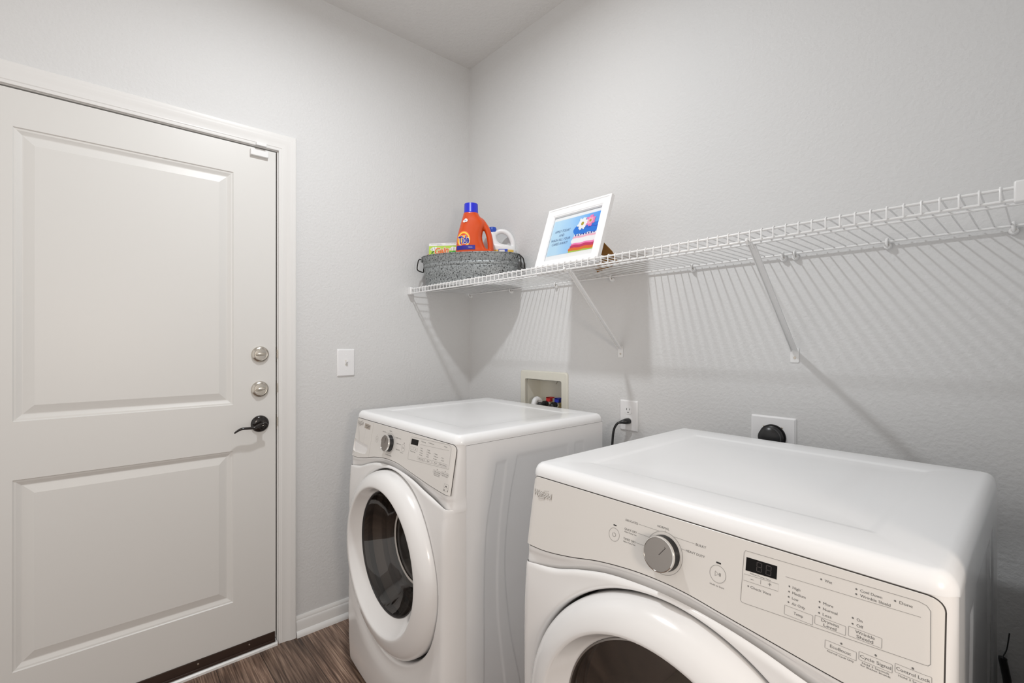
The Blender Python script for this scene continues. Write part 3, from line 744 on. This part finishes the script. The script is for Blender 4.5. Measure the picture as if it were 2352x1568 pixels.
    def play(u, v, r=.0127):
        ST(circle(u, v, r, 40), .0006, J, True); ST([(u-.0042, v-.0034), (u+.0016, v), (u-.0042, v+.0034)], .0007, I, True); ST([(u+.0026, v-.0024), (u+.0026, v+.0024)], .0007, I); ST([(u+.0042, v-.0024), (u+.0042, v+.0024)], .0007, I)
    ST(circle(kx, kz, .0345, 64), .0006, J, True)
    if kind == 'd':
        power(.242, .8935); mb.poly(rrect(.2385,.9092,.2455,.9114,.0008,3), fcon, d, M['black'])
        play(.440, .892); mb.poly(rrect(.4362,.9074,.4438,.9098,.0008,3), fcon, d, M['black']); T('Hold to Start', .440, .8735, .0225, .0034, 'C')
        T('DELICATES', .2640, .9245, .0265, .0050); T('QUICK DRY', .2635, .9088, .0265, .0050); T('Adjust Drying Time', .2635, .9046, .026, .0034); T('TIMED DRY', .2630, .8916, .0265, .0050); T('Adjust Drying Time', .2630, .8874, .026, .0034)
        T('NORMAL', .341, .9322, .0225, .0050, 'C'); T('BULKY', .4010, .9230, .0175, .0052); T('HEAVY DUTY', .3850, .9083, .0325, .0052)
        ST([(.2920,.9262),(.3330,.9262)]); ST([(.2915,.9105),(.3160,.9105)]); ST([(.2905,.8935),(.3115,.8935)]); ST([(.3610,.9248),(.3990,.9248)]); ST([(.3765,.9100),(.3840,.9100)]); ST([(.346,.9280),(.346,.9305)])
        mb.build('dial_marks', con, angle=None); mb = MB()
        ST([(.4765,.868)]+[(.4772,.936),(.479,.9395)]+[(.680,.9450),(.6875,.9430),(.6912,.938)]+[(.6922,.880),(.690,.8775),(.482,.8655),(.478,.866)], .0006, J, True)
        m0 = mb; mb = MB(); mb.poly([(.4808,.9120),(.5240,.9140),(.5240,.9322),(.4810,.9310)], fcon, d, M['screen'])
        for cx0 in (.4965, .5095):
            for a_, b_ in (((0,0),(0,.0058)),((0,.0066),(0,.0124)),((.0066,0),(.0066,.0058)),((.0066,.0066),(.0066,.0124)),((.0006,0),(.006,0)),((.0006,.0062),(.006,.0062)),((.0006,.0124),(.006,.0124))):
                mb.stroke([(cx0+a_[0], .9163+a_[1]), (cx0+b_[0], .9163+b_[1])], .0009, fcon, d+.0002, M['segment'])
        mb.build('display', con, angle=None); mb = m0
        T('Adjust Drying Time', .502, .9092, .029, .0026, 'C')
        ST([(.479,.8972),(.527,.8990),(.527,.9088),(.479,.9062)], .0005, J, True); ST([(.5030,.900),(.5030,.9060)]); ST([(.4888,.9020),(.4932,.9022)], .0006, I); ST([(.5130,.9040),(.5178,.9042)], .0006, I); ST([(.5154,.9018),(.5154,.9064)], .0006, I)
        DOT(.4862, .8912); T('Check Vent', .4895, .8895, .0285, .0050)
        ST([(.5355,.9220),(.6825,.9280)])
        for s_, u, v, wd in (('Wet',.579,.934,.0085),('Cool Down',.6185,.936,.0225),('Wrinkle Shield',.6185,.930,.031),('Done',.658,.937,.0125),('High',.541,.911,.0095),('Medium',.541,.904,.0165),('Low',.541,.897,.008),('Air Only',.541,.890,.0165),('More',.5785,.905,.0115),('Normal',.5785,.898,.0165),('Less',.5785,.891,.010),('On',.616,.900,.006),('Off',.616,.893,.007)):
            DOT(u, v); T(s_, u+.0042, v-.0017, wd, .0048)
        for u0, v0, u1, v1, ls in ((.5365,.8725,.5715,.8845,('Temp',)),(.574,.8755,.609,.8865,('Dryness','Level')),(.612,.877,.6465,.8885,('Wrinkle','Shield')),(.587,.851,.6215,.861,('EcoBoost',)),(.624,.854,.6575,.8635,('Cycle Signal',)),(.660,.857,.6935,.8665,('Control Lock',))):
            RR(u0, v0, u1, v1); n_ = len(ls)
            for k, s_ in enumerate(ls):
                T(s_, (u0+u1)/2, (v0+v1)/2-.0018+(0 if n_ == 1 else (.0026 if k == 0 else -.0026)), None if False else min(.031, .0036*len(s_)*.8), .0052, 'C')
        for u, v in ((.605,.864),(.641,.8665),(.6765,.8685)): DOT(u, v, .0012)
        T('Normal Cycle Only', .6045, .8475, .029, .0032, 'C'); T('Hold 3 Seconds', .641, .8505, .027, .0032, 'C'); T('for Button Sounds', .641, .8475, .030, .0032, 'C'); T('Hold 3 Seconds', .677, .8535, .027, .0032, 'C')
    else:
        power(.211, .899, .0105); DOT(.2125, .9145); play(.408, .900, .0118); DOT(.4115, .916, .0018); T('Hold to Start', .403, .8825, .018, .0034, 'C')
        T('DELICATES', .246, .931, .024, .0046); T('NORMAL', .307, .9395, .018, .0048, 'C'); T('RAPID WASH', .352, .9240, .034, .0048); T('HEAVY DUTY', .360, .9060, .032, .0048); T('WHITES', .360, .8865, .028, .0048); T('CLEAN WASHER', .292, .8585, .045, .0044)
        ST([(.2715,.932),(.295,.932)]); ST([(.336,.9255),(.350,.9255)])
        mb.build('dial_marks', con, angle=None); mb = MB()
        ST([(.4475,.8745),(.4495,.940),(.452,.9435),(.670,.9520),(.680,.9490),(.6845,.943),(.6858,.888),(.6838,.8845),(.450,.8715)], .0006, J, True)
        m0 = mb; mb = MB(); mb.poly([(.4545,.9200),(.4985,.9215),(.4998,.9395),(.4555,.9380)], fcon, d, M['screen']); mb.build('display', con, angle=None); mb = m0
        RR(.4535,.9045,.500,.9135); ST([(.477,.906),(.477,.912)]); ST([(.462,.909),(.466,.909)], .0006, I); ST([(.486,.909),(.491,.909)], .0006, I); ST([(.4885,.9065),(.4885,.9115)], .0006, I)
        DOT(.458,.899); T('Delay Wash', .461, .8975, .027, .0044)
        ST([(.512,.928),(.675,.936)])
        for s_, u, v, wd in (('Sensing',.517,.939,.022),('Add Garment',.560,.941,.028),('Done',.647,.944,.0125)): DOT(u, v); T(s_, u+.004, v-.0017, wd, .0046)
        for u, v0, step, ls in ((.517,.918,.007,('Hot','Warm','Cool','Cold')),(.5575,.919,.0068,('High','Medium','Low','Off')),(.5995,.9145,.0072,('Heavy','Normal','Light')),(.642,.9095,.0072,('On','Off'))):
            for k, s_ in enumerate(ls): DOT(u, v0-step*k); T(s_, u+.004, v0-step*k-.0017, .0029*len(s_), .0046)
        for u0, v0, u1, v1, s_ in ((.508,.881,.549,.8895,'Wash Temp'),(.551,.883,.5915,.8915,'Spin'),(.594,.885,.632,.8935,'Soil'),(.634,.8865,.675,.8955,'Extra Rinse'),(.607,.861,.649,.869,'Cycle Signal'),(.652,.864,.690,.872,'Control Lock')):
            RR(u0, v0, u1, v1); T(s_, (u0+u1)/2, (v0+v1)/2-.0016, min(.034, .0034*len(s_)), .0048, 'C')
        DOT(.6275,.8725,.0014); DOT(.6705,.8755,.0014)
        for v in (.8575,.8535): T('Hold 3 Seconds', .628, v, .032, .0036, 'C')
        T('Hold 3 Seconds', .671, .8605, .030, .0036, 'C')
        mb.build('panel_marks', con, angle=None); mb = MB()
        RR(.674,.822,.695,.842,.0006); ST(circle(.6845,.8275,.0075,16,math.radians(20),math.radians(160)), .0012, J); mb.poly([(.6745,.8225),(.6945,.8225),(.6945,.8268),(.6745,.8268)], fcon, d+.0001, J)
        mb.poly([(.681,.8345),(.6885,.8345),(.6885,.8375),(.681,.8375)], fcon, d+.0001, I)
        mb.build('efficiency_mark', con, angle=None); mb = MB()
        mb.poly([(.0935,.9245),(.142,.9225),(.143,.9405),(.0945,.9425)], fcon, d, M['sticker']); ST([(.101,.9353),(.136,.9340)], .0022, M['ink_soft']); ST([(.106,.9297),(.131,.9287)], .0022, M['ink_soft'])
        ST([(.055,.829),(.056,.925)], .0003, J); ST([(.104,.869),(.106,.922)], .0003, J)
    mb.build('panel_marks' if kind == 'd' else 'rating_sticker', con, angle=None)
    # ---- raised maker's lettering over an offset copy painted as its shadow
    mb = MB(); lx = .0205 if kind == 'd' else .026; lw = .054 if kind == 'd' else .052; lz = .9165 if kind == 'd' else .9335
    mb.text('Whirlpool', fcon, lx, lz, .0030, M['chrome_soft'], width=lw, size=.0165, bold=.018); mb.text('Whirlpool', fcon, lx+.0004, lz-.0006, .0022, M['letter_shadow'], width=lw, size=.0165, bold=.03)
    sw_ = [(lx+.030+.017*math.cos(a_)*math.cos(.5)-.0055*math.sin(a_)*math.sin(.5), lz+.005+.017*math.cos(a_)*math.sin(.5)+.0055*math.sin(a_)*math.cos(.5)) for a_ in [math.radians(20+k*9) for k in range(36)]]
    mb.stroke(sw_, .0014, fcon, .0034, M['chrome_soft']); mb.stroke([(u+.0004, v-.0006) for u, v in sw_], .0018, fcon, .0026, M['letter_shadow'])
    mb.build('maker_lettering', con, angle=None)
    # ---- door
    mb = MB(); mb.lathe([(.2960,.672),(.3020,.684),(.3030,.704),(.3025,.716),(.2995,.728),(.293,.7385),(.283,.7470),(.270,.7535),(.256,.7582),(.247,.7600),(.2418,.7602),(.2390,.7588),(.2368,.7553),(.229,.7455),(.2170,.7325),(.2090,.7250),(.2050,.7215),(.2035,.716),(.2030,.700)], M['enamel_front'], (CX,0,CZ+.002), (0,-1,0), 128)
    # the window sits higher than the rim: the funnel is eccentric
    ecc = interp([(.20,.030),(.207,.030),(.225,.020),(.2405,.013),(.262,.008),(.285,.003),(.300,0),(.31,0)])
    mb.v = [(x, y, z+(ecc(math.hypot(x-CX, z-CZ-.002)) if y < -.7165 else (.030 if math.hypot(x-CX, z-CZ-.002) < .25 else 0))) for x, y, z in mb.v]
    dr = mb.build('door', root, angle=50)
    GZ = CZ+.032
    mb = MB(); mb.lathe([(.2048,.7195),(.2045,.7225),(.2015,.7232),(.2000,.7200),(.1995,.700)], M['rubber'] if kind == 'w' else M['satin'], (CX,0,GZ), (0,-1,0), 96); mb.build('door_trim', dr)
    mb = MB()
    if kind == 'w': mb.lathe([(.2005,.7180),(.196,.708),(.186,.692),(.168,.664),(.158,.648),(.150,.632),(.138,.620),(.118,.614),(.06,.608),(.0001,.606)], M['glass_dark'], (CX,0,GZ), (0,-1,0), 96)
    else: mb.lathe([(.2005,.7160),(.192,.7165),(.15,.7235),(.10,.728),(.05,.7302),(.0001,.731)], M['glass_tint'], (CX,0,GZ), (0,-1,0), 96)
    mb.build('door_glass', dr)
    # small grip notch on the left edge of the door
    mb = MB(); mb.lathe([(.0001,.0),(.006,.0),(.0055,.006),(.0001,.0065)], M['enamel_front'], (CX-.2955*math.cos(math.radians(34)),-.733,CZ-.2955*math.sin(math.radians(34))), (0,-1,0), 16); mb.build('door_stud', dr)
    # ---- drum
    mb = MB(); dm = M['steel'] if kind == 'w' else M['drum_grey']
    mb.lathe([(.225,.648),(.245,.640),(.262,.620),(.265,.58),(.265,.18),(.255,.16),(.12,.15),(.0001,.15)], dm, (CX,0,CZ+.01), (0,-1,0), 72)
    drum = mb.build('drum', root)
    for k in range(3):
        a_ = math.radians(100+120*k); m2 = MB(); rows = []
        for i in range(17):
            y = -.60+.42*i/16; hgt = .055*math.sin(PI*min(1, .1+.9*i/16))**.5
            rr = [(.262,-.16),(.262-hgt*.75,-.07),(.262-hgt,0),(.262-hgt*.75,.07),(.262,.16)]
            rows.append([(CX+r*math.cos(a_+q), y, CZ+.01+r*math.sin(a_+q)) for r, q in rr])
        m2.grid(rows, M['ivory'] if kind == 'd' else M['plastic']); m2.build('drum_baffle', drum, angle=60)
    if kind == 'w':
        mb = MB(); mb.lathe([(.232,.668),(.222,.655),(.212,.640),(.214,.625),(.222,.615),(.218,.602),(.205,.596)], M['gasket'], (CX,0,GZ), (0,-1,0), 72); mb.build('door_gasket', root)
        mb = MB(); mb.lathe([(.131,.622),(.136,.6255),(.141,.6225),(.137,.6175),(.131,.622)], M['bowl_reflection'], (CX,0,GZ), (0,-1,0), 72); mb.build('bowl_reflection', dr)  # pale ring modelled to imitate a reflection in the glass bowl
        mb = MB(); mb.lathe([(.2190,.6005),(.2215,.598),(.2190,.595)], M['chrome'], (CX,0,GZ), (0,-1,0), 72); mb.build('drum_lip', drum)
    return root
M['faint'] = mat('faint_grey_print', (0.52, 0.52, 0.56), 0.5)
M['bowl_reflection'] = mat('pale_reflection_ring', (0.62, 0.58, 0.54), 0.2)
M['sticker'] = mat('taupe_sticker', (0.40, 0.35, 0.30), 0.45)
M['chrome_soft'] = mat('soft_chrome_lettering', (0.80, 0.78, 0.75), 0.28, 0.3)
make_machine('washing_machine', 'white front-loading washer in the corner under the galvanized tub', (.285, -.095, 0), 'w')
make_machine('clothes_dryer', 'white front-loading dryer standing right of the washer, below the square receptacle', (1.344, -.135, 0), 'd')

# ================================================================== THINGS ON THE SHELF
ZS = 1.5285
# ---- galvanized tub
TUB = (.27, -.195); TH = math.radians(35)
t = thing('galvanized_tub', 'oval speckled galvanized tub with wire handles at the corner end of the shelf', 'tub', (*TUB, ZS), TH)
def oval(a, b, z, n=72, e=2.1):
    return [(a*math.copysign(abs(math.cos(q))**(2/e), math.cos(q)), b*math.copysign(abs(math.sin(q))**(2/e), math.sin(q)), z) for q in [2*PI*k/n for k in range(n)]]
mb = MB(); Ht = .150
prof = [(.905,.0),(.908,.004),(.917,.030),(.9215,.0335),(.9150,.0355),(.9215,.0375),(.952,.088),(.947,.0905),(.962,.093),(.970,.098),(.971,.102),(.966,.107),(.955,.1095),(.968,.112),(.994,.146),(.998,.148)]
A_, Bq = .248, .122
prof = [(k, z*.963) for k, z in prof]
rows = [oval(A_*k, Bq*(k-(1-k)*.2), z) for k, z in prof]
mb.grid(rows, M['galv'], closed=True)
inn = [(.990,.1415),(.965,.108),(.92,.034),(.90,.003)]
rows = [oval(A_*k-.001, Bq*(k-(1-k)*.2)-.001, z) for k, z in inn]; mb.grid(rows, M['galv'], closed=True); mb.add(rows[-1], [list(range(72))], M['galv'])
mb.add(oval(A_*.905, Bq*.886, .0), [list(range(72))[::-1]], M['galv']); mb.build('basin', t, angle=45)
mb = MB(); mb.tube(oval(A_*.998, Bq*.998, .1430), .0026, M['galv'], 8, closed=True); mb.build('rim', t)
for sgn in (-1, 1):
    m1 = MB(); X = sgn*A_*1.0
    m1.box((min(X-.004*sgn, X+.004*sgn), -.022, .123), (max(X-.004*sgn, X+.004*sgn), .022, .137), M['galv']); ear = m1.build('handle_ear', t, bevel=.002)
    m1 = MB(); m1.tube(bez([(X+sgn*.004,-.030,.136),(X+sgn*.010,-.034,.125),(X+sgn*.014,-.038,.092),(X+sgn*.012,-.032,.081),(X+sgn*.012,0,.079),(X+sgn*.012,.032,.081),(X+sgn*.014,.038,.092),(X+sgn*.010,.034,.125),(X+sgn*.004,.030,.136),(X+sgn*.004,0,.138),(X+sgn*.004,-.030,.136)], 5)[:-1], .0030, M['handlewire'], 8, closed=True)
    m1.build('handle', t, angle=60)

CAMP = Vector((2.126, -1.559, 1.257)); FWD = fw; RGT = fw.cross(Vector((0,0,1))).normalized()
def blow(secs, n=40, e=2.6):
    """sections (z, left, right, half depth) -> skin rows, and the front surface depth"""
    rows = []
    for z, l, r, b in secs:
        a = (r-l)/2; c = (r+l)/2
        rows.append([(c+a*math.copysign(abs(math.cos(q))**(2/e), math.cos(q)), b*math.copysign(abs(math.sin(q))**(2/e), math.sin(q)), z) for q in [2*PI*k/n for k in range(n)]])
    return rows
def secf(secs, e=2.6):
    fl = [interp([(s_[0], s_[k]) for s_ in secs]) for k in (1, 2, 3)]
    def f(x, z, off=.0012):
        l, r, b = fl[0](z), fl[1](z), fl[2](z); a = (r-l)/2; c = (r+l)/2; q = min(.995, abs((x-c)/a))
        return (x, -b*(1-q**e)**(1/e)-off, z)
    return f
def remesh(o, vs):
    m = o.modifiers.new('remesh', 'REMESH'); m.mode = 'VOXEL'; m.voxel_size = vs; m.use_smooth_shade = True
    s_ = o.modifiers.new('smooth', 'SMOOTH'); s_.factor = .5; s_.iterations = 3
def fine(secs, n=6):
    fl = [interp([(s_[0], s_[k]) for s_ in secs]) for k in (1, 2, 3)]; out = []
    for i in range(len(secs)-1):
        for k in range(n): z = secs[i][0]+(secs[i+1][0]-secs[i][0])*k/n; out.append((z, fl[0](z), fl[1](z), fl[2](z)))
    out.append(secs[-1]); return out

def place(px, wd): return CAMP + (FWD + RGT*((px-1176)/F_PX))*wd
# ---- orange detergent bottle
ZF = ZS + .0035
TBp = place(1082, 2.232); TB = (TBp.x, TBp.y); RZ = math.radians(50)
t = thing('detergent_bottle', 'orange liquid detergent bottle with a blue cap, tallest thing in the tub', 'bottle', (*TB, ZF), RZ)
secs = [(0,-.068,.098,.041),(.006,-.072,.103,.044),(.05,-.0735,.107,.045),(.12,-.0735,.108,.045),(.150,-.073,.102,.045),(.165,-.072,.074,.044),(.18,-.070,.064,.043),(.215,-.066,.054,.042),(.25,-.058,.058,.040),(.272,-.052,.066,.039),(.29,-.047,.064,.038),(.310,-.041,.048,.0365),(.325,-.037,.0375,.036),(.332,-.036,.036,.036)]
sf = fine(secs); mb = MB(); rows = blow(sf); mb.grid(rows, M['orange'], closed=True); mb.add(rows[0], [list(range(40))[::-1]], M['orange']); mb.add(rows[-1], [list(range(40))], M['orange'])
mb.tube(bez([(.010,0,.305),(.043,0,.300),(.062,0,.279),(.077,0,.253),(.0870,0,.220),(.0925,0,.18),(.093,0,.145),(.080,0,.120)], 8), .0145, M['orange'], 16, flat=1.3, up=(0,1,0))
b = mb.build('bottle_body', t, angle=60, weld=True); remesh(b, .0026)
mb = MB(); mb.lathe([(.0335,.328),(.0345,.333),(.0335,.336),(.0325,.374),(.0318,.3765),(.0300,.3775),(.0001,.3775)], M['capblue'], (0,0,0), (0,0,1), 40); mb.build('bottle_cap', t)
sfn = secf(sf)
fb = lambda u, v, d=0: sfn(u, v, .0016+d)
def disc(mb, cx, cz, r0, r1, m, d, rx=1.0, n=48, rz=1.18):
    rr = [r0+(r1-r0)*k/4 for k in range(5)]
    mb.grid([[fb(cx+r*rx*math.cos(2*PI*k/n), cz+r*rz*math.sin(2*PI*k/n), d) for k in range(n)] for r in rr], m, closed=True)
mb = MB(); lx, lz = -.0320, .2015
disc(mb, lx, lz, .0305, .034, M['gainorange'], .0001, .93); disc(mb, lx, lz, .0245, .0305, M['yellow'], .0002, .93); disc(mb, lx, lz, .016, .0245, M['redorange'], .0002, .93); disc(mb, lx, lz, .0105, .016, M['yellow'], .0002, .93); disc(mb, lx, lz, .0003, .0105, M['redorange'], .0002, .93)
mb2 = mb; mb = MB(); n_ = 14; x0, x1, z0, z1 = -.0655, .0215, .1545, .1745
mb.grid([[fb(x0+(x1-x0)*i/n_, z0+(z1-z0)*j/3+.002*(i/n_-.5), .0003) for i in range(n_+1)] for j in range(4)], M['navy'])
mb.text('ORIGINAL', fb, -.0005, .1635, .0008, M['white'], width=.020, size=.0052, align='C')
mb.build('label_band', t, angle=60); mb = mb2
mb.text('Tide', fb, lx+.0025, lz-.0185, .0020, M['white'], width=.052, size=.050, align='C', bold=.065, shear=.2, rot=math.radians(7))
mb.text('Tide', fb, lx+.0025, lz-.0180, .0027, M['navy'], width=.0485, size=.049, align='C', bold=.03, shear=.2, rot=math.radians(7))
mb.build('logo', t, angle=60); mb = MB()
mb.poly(circle(-.022, .292, .0085, 20), fb, .0005, M['white']); mb.poly(circle(-.030, .288, .0060, 16), fb, .0006, M['white']); mb.text('he', fb, -.024, .289, .0010, M['labelblue'], size=.009, align='C')
mb.build('round_sticker', t, angle=60)

# ---- bleach jug
BJ = place(1131, 2.348)
t = thing('bleach_jug', 'white handled jug with a blue cap behind the orange bottle', 'bottle', (BJ.x, BJ.y, ZF), math.radians(44))
secs = [(0,-.050,.050,.036),(.008,-.054,.056,.040),(.09,-.058,.088,.043),(.130,-.058,.112,.044),(.165,-.057,.119,.045),(.185,-.055,.116,.044),(.2,-.053,.095,.042),(.21,-.050,.05,.039),(.225,-.043,.028,.034),(.245,-.032,.022,.027),(.262,-.024,.020,.021),(.272,-.020,.019,.0185)]
sf = fine(secs); mb = MB(); rows = blow(sf); mb.grid(rows, M['bleach'], closed=True); mb.add(rows[0], [list(range(40))[::-1]], M['bleach']); mb.add(rows[-1], [list(range(40))], M['bleach'])
mb.tube(bez([(.0,0,.250),(.030,0,.272),(.058,0,.273),(.084,0,.256),(.100,0,.225),(.104,0,.19),(.098,0,.165)], 8), .0125, M['bleach'], 14)
b = mb.build('jug_body', t, angle=60, weld=True); remesh(b, .0026)
mb = MB(); mb.lathe([(.0195,.268),(.0205,.272),(.0205,.288),(.0175,.295),(.0001,.297)], M['bleachcap'], (0,0,0), (0,0,1), 30); mb.build('jug_cap', t)
sfn2 = secf(sf); fj = lambda u, v, d=0: sfn2(u, v, .0015+d)
mb = MB()
for (x0, x1, z0, z1, m, d) in ((-.05,.108,.135,.176,M['amber'],0),(-.05,.108,.168,.171,M['yellow'],.0004),(.036,.080,.136,.1785,M['labelblue'],.0008),(.039,.066,.150,.1755,M['white'],.0012)):
    mb.grid([[fj(x0+(x1-x0)*i/16, z0+(z1-z0)*j/4, d) for i in range(17)] for j in range(5)], m)
mb.build('label', t, angle=60)

# ---- dryer sheet box
t = thing('dryer_sheet_box', 'lime green and white carton in the left end of the tub', 'box', (place(1017, 2.300).x, place(1017, 2.300).y, ZF), math.radians(39))
Wb, Db, Hb = .150, .020, .211
mb = MB(); tilt = Matrix.Rotation(math.radians(-4), 4, 'X')
P = lambda x, y, z: tuple(tilt @ Vector((x, y, z)))
vs = [P(-Wb/2,0,0),P(Wb/2,0,0),P(Wb/2,Db,0),P(-Wb/2,Db,0),P(-Wb/2,0,Hb),P(Wb/2,0,Hb),P(Wb/2,Db,Hb),P(-Wb/2,Db,Hb)]
mb.add(vs, [(0,3,2,1),(4,5,6,7),(1,2,6,5),(2,3,7,6),(3,0,4,7)], M['white']); mb.add(vs, [(0,1,5,4)], M['lime']); mb.build('carton', t, angle=None)
fg = lambda u, v, d=0: P(u, -.0004-d, v)
mb = MB(); zt = Hb
mb.poly([(-Wb/2,zt-.0130),(Wb/2,zt-.0130),(Wb/2,zt),(-Wb/2,zt)], fg, .0002, M['white'])
[mb.stroke([(a_, zt-b_), (a_+c_, zt-b_)], .0022, fg, .0005, M['faint']) for a_, b_, c_ in ((-.066,.0042,.016),(-.048,.0042,.024),(-.022,.0042,.010),(-.034,.0092,.028),(.010,.0042,.022),(.034,.0042,.014),(.050,.0042,.012))]
for cx, cz, r in ((-.052,zt-.028,.0095),(-.040,zt-.026,.008),(-.061,zt-.030,.006),(.046,zt-.029,.010),(.058,zt-.030,.009),(.036,zt-.031,.006)): mb.poly(circle(cx, cz, r, 20), fg, .0003, M['white'])
for cx, cz, r in ((.035,zt-.062,.020),(.054,zt-.060,.020),(.020,zt-.070,.016)): mb.poly(circle(cx, cz, r, 28), fg, .0004, M['green'])
mb.stroke(circle(-.050,zt-.050,.009,24), .005, fg, .0004, M['darkgreen'], True)
mb.text('Gain', fg, -.008, zt-.050, .0007, M['white'], width=.076, size=.040, align='C', bold=.075, shear=.25, rot=math.radians(6))
mb.text('Gain', fg, -.008, zt-.050, .0011, M['gainorange'], width=.072, size=.040, align='C', bold=.03, shear=.25, rot=math.radians(6))
mb.build('carton_print', t, angle=None)
# ---- red pouch, its corner shows beside the carton
mb = MB(); rows = [[(.002,-.003,0),(.022,-.003,0),(.022,.003,0),(.002,.003,0)],[(-.004,-.004,.05),(.024,-.004,.05),(.024,.004,.05),(-.004,.004,.05)],[(-.018,-.005,.12),(.026,-.005,.12),(.026,.005,.12),(-.018,.005,.12)],[(-.027,-.001,.150),(.026,-.001,.170),(.026,.001,.170),(-.027,.001,.150)]]
mb.grid(rows, M['red'], closed=True); mb.add(rows[0], [(3,2,1,0)], M['red']); mb.add(rows[-1], [(0,1,2,3)], M['red'])
o = mb.build('detergent_pouch', angle=50, bevel=.002); _p = place(985, 2.338); o.location = (_p.x, _p.y, ZF); o.rotation_euler = (0, 0, math.radians(38)); tag(o, 'red pouch, only a corner showing at the far left of the tub', 'pouch')

# ---- picture frame
FWd, FH = .311, .266
t = thing('picture_frame', 'white tabletop frame with a blue laundry print leaning on the wire shelf', 'picture frame', (.951, -.265, ZS+.0036))
LEAN = math.radians(-19.5)
Rl = Matrix.Rotation(LEAN, 4, 'X')
def build_l(mb, nm, par, **k): return mb.build(nm, par, matrix=Rl, **k)
ff = lambda u, v, d=0: (u, -d, v)
fprof = [(0,-.006),(0,.010),(.004,.0125),(.0085,.0125),(.010,.0105),(.014,.011),(.031,.0095),(.0335,.0075),(.036,.0072),(.0385,.003),(.0385,-.001)]
mb = MB(); rows = [[ff(-FWd/2+i, i, d), ff(FWd/2-i, i, d), ff(FWd/2-i, FH-i, d), ff(-FWd/2+i, FH-i, d)] for i, d in fprof]
rows = [[tuple(p) for p in r] for r in rows]; mb.grid(rows, M['frame_white'], closed=True); build_l(mb, 'frame_moulding', t, angle=25)
mb = MB(); mb.box((-FWd/2+.004, .0062, .004), (FWd/2-.004, .009, FH-.004), M['card']); mb.box((-FWd/2+.002, .002, .002), (FWd/2-.002, .0061, FH-.002), M['frame_white']); build_l(mb, 'frame_back', t, angle=None)
# print with text, towels and daisies
px0, px1, pz0, pz1 = -.110, .110, .0375, .1695
ff0 = ff
ff = lambda u, v, d=0: ff0(u*1.045, .060+(v-.0375)*1.155, d)
mb = MB(); mb.poly([(-.118,.033),(.118,.033),(.118,.232),(-.118,.232)], ff0, -.0012, M['white'])
mb.poly([(px0,pz0),(px1,pz0),(px1,pz1),(px0,pz1)], ff, -.0008, M['p_sky'])
def band(x0, z0, z1, m, d, wob=.002, x1=px1):
    n_ = 14; lo = [(x0+(x1-x0)*k/n_, z0+wob*math.sin(k*.9)) for k in range(n_+1)]; hi = [(x0+(x1-x0)*k/n_, z1+wob*math.sin(k*.9+.4)) for k in range(n_+1)]
    lo = [(u, max(pz0, v)) for u, v in lo]; c_ = (z0+z1)/2; r = (z1-z0)/2
    edge = [(x0-r*.8*math.sin(PI*k/6), z0+(z1-z0)*k/6) for k in range(1, 6)]
    mb.poly(lo+hi[::-1]+edge[::-1], ff, d, m)
band(-.002, .0375, .0425, M['p_lime'], -.0006, 0); band(-.002, .042, .053, M['p_orange'], -.0005, .001); band(.004, .052, .063, M['p_magenta'], -.0004, .0015); band(.006, .062, .069, M['p_pink'], -.0003, .0015)
band(.006, .068, .087, M['white'], -.0002, .001); band(.006, .086, .0925, M['p_lightpink'], -.0001, .001); band(.010, .0925, .100, M['white'], .0, .001); band(.012, .099, .134, M['p_blue'], .0001, .002)
for k in range(9): mb.poly(circle(.016+.0118*k, .0965, .0032, 8), ff, .0003, M['navy'])
band(.046, .118, .121, M['labelblue'], .0003, .002)
def daisy(cx, cz, r, m, n_):
    for k in range(n_):
        a_ = 2*PI*k/n_; L_ = r*(.85+.15*math.sin(k*2.3)); ca, sa = math.cos(a_), math.sin(a_)
        pet = [(cx+ca*x-sa*y, cz+sa*x+ca*y) for x, y in [(L_*.15,-.0022),(L_*.55,-.0050),(L_*.9,-.0036),(L_,0),(L_*.9,.0036),(L_*.55,.0050),(L_*.15,.0022)]]
        pet = [(min(px1, u), min(pz1, v)) for u, v in pet]
        mb.poly(pet, ff, .0004+.00002*k+(0 if m is M['p_pink'] else .0004), m)
daisy(.070, .141, .024, M['p_pink'], 15); daisy(.070, .141, .015, M['p_lightpink'], 9); daisy(.036, .136, .026, M['white'], 17)
mb.poly(circle(.036,.136,.0062,20), ff, .0014, M['p_centre']); mb.poly(circle(.070,.141,.0045,18), ff, .0013, M['p_centre'])
for s_, v, wd in (('APPLY TODAY', .1575, .080), ('AND', .139, .027), ('WASH ALL YOUR', .1205, .097), ('CARES AWAY!', .103, .080)):
    mb.text(s_, ff0, -.0595, v, -.0003, M['p_text'], width=wd, size=.0148, align='C', shear=.15)
build_l(mb, 'print', t, angle=None)
mb = MB(); mb.poly([(-.118,.033),(.118,.033),(.118,.232),(-.118,.232)], ff0, .0026, M['pic_glass']); build_l(mb, 'glazing', t, angle=None)
# easel leg: plate hinged on the back, foot on the wires
hy, hz = .0095*math.cos(LEAN)+.125*math.sin(-LEAN), .125*math.cos(LEAN)+.0095*math.sin(LEAN)
A0 = Vector((.075, hy, hz)); B0 = Vector((.1035, .122, -.0018)); dv = (B0-A0); Ln = dv.length; dv.normalize()
_ux = (Vector((1,0,0)) - dv*dv.x).normalized(); fe = lambda u, v, d=0: tuple(A0 + dv*v + _ux*u + _ux.cross(dv)*d)
mb = MB(); mb.prism([(-.024,0),(.024,0),(.054,Ln-.050),(.054,Ln),(-.054,Ln),(-.054,Ln-.050)], fe, -.0015, .0015, M['card']); mb.build('easel_leg', t, angle=None)
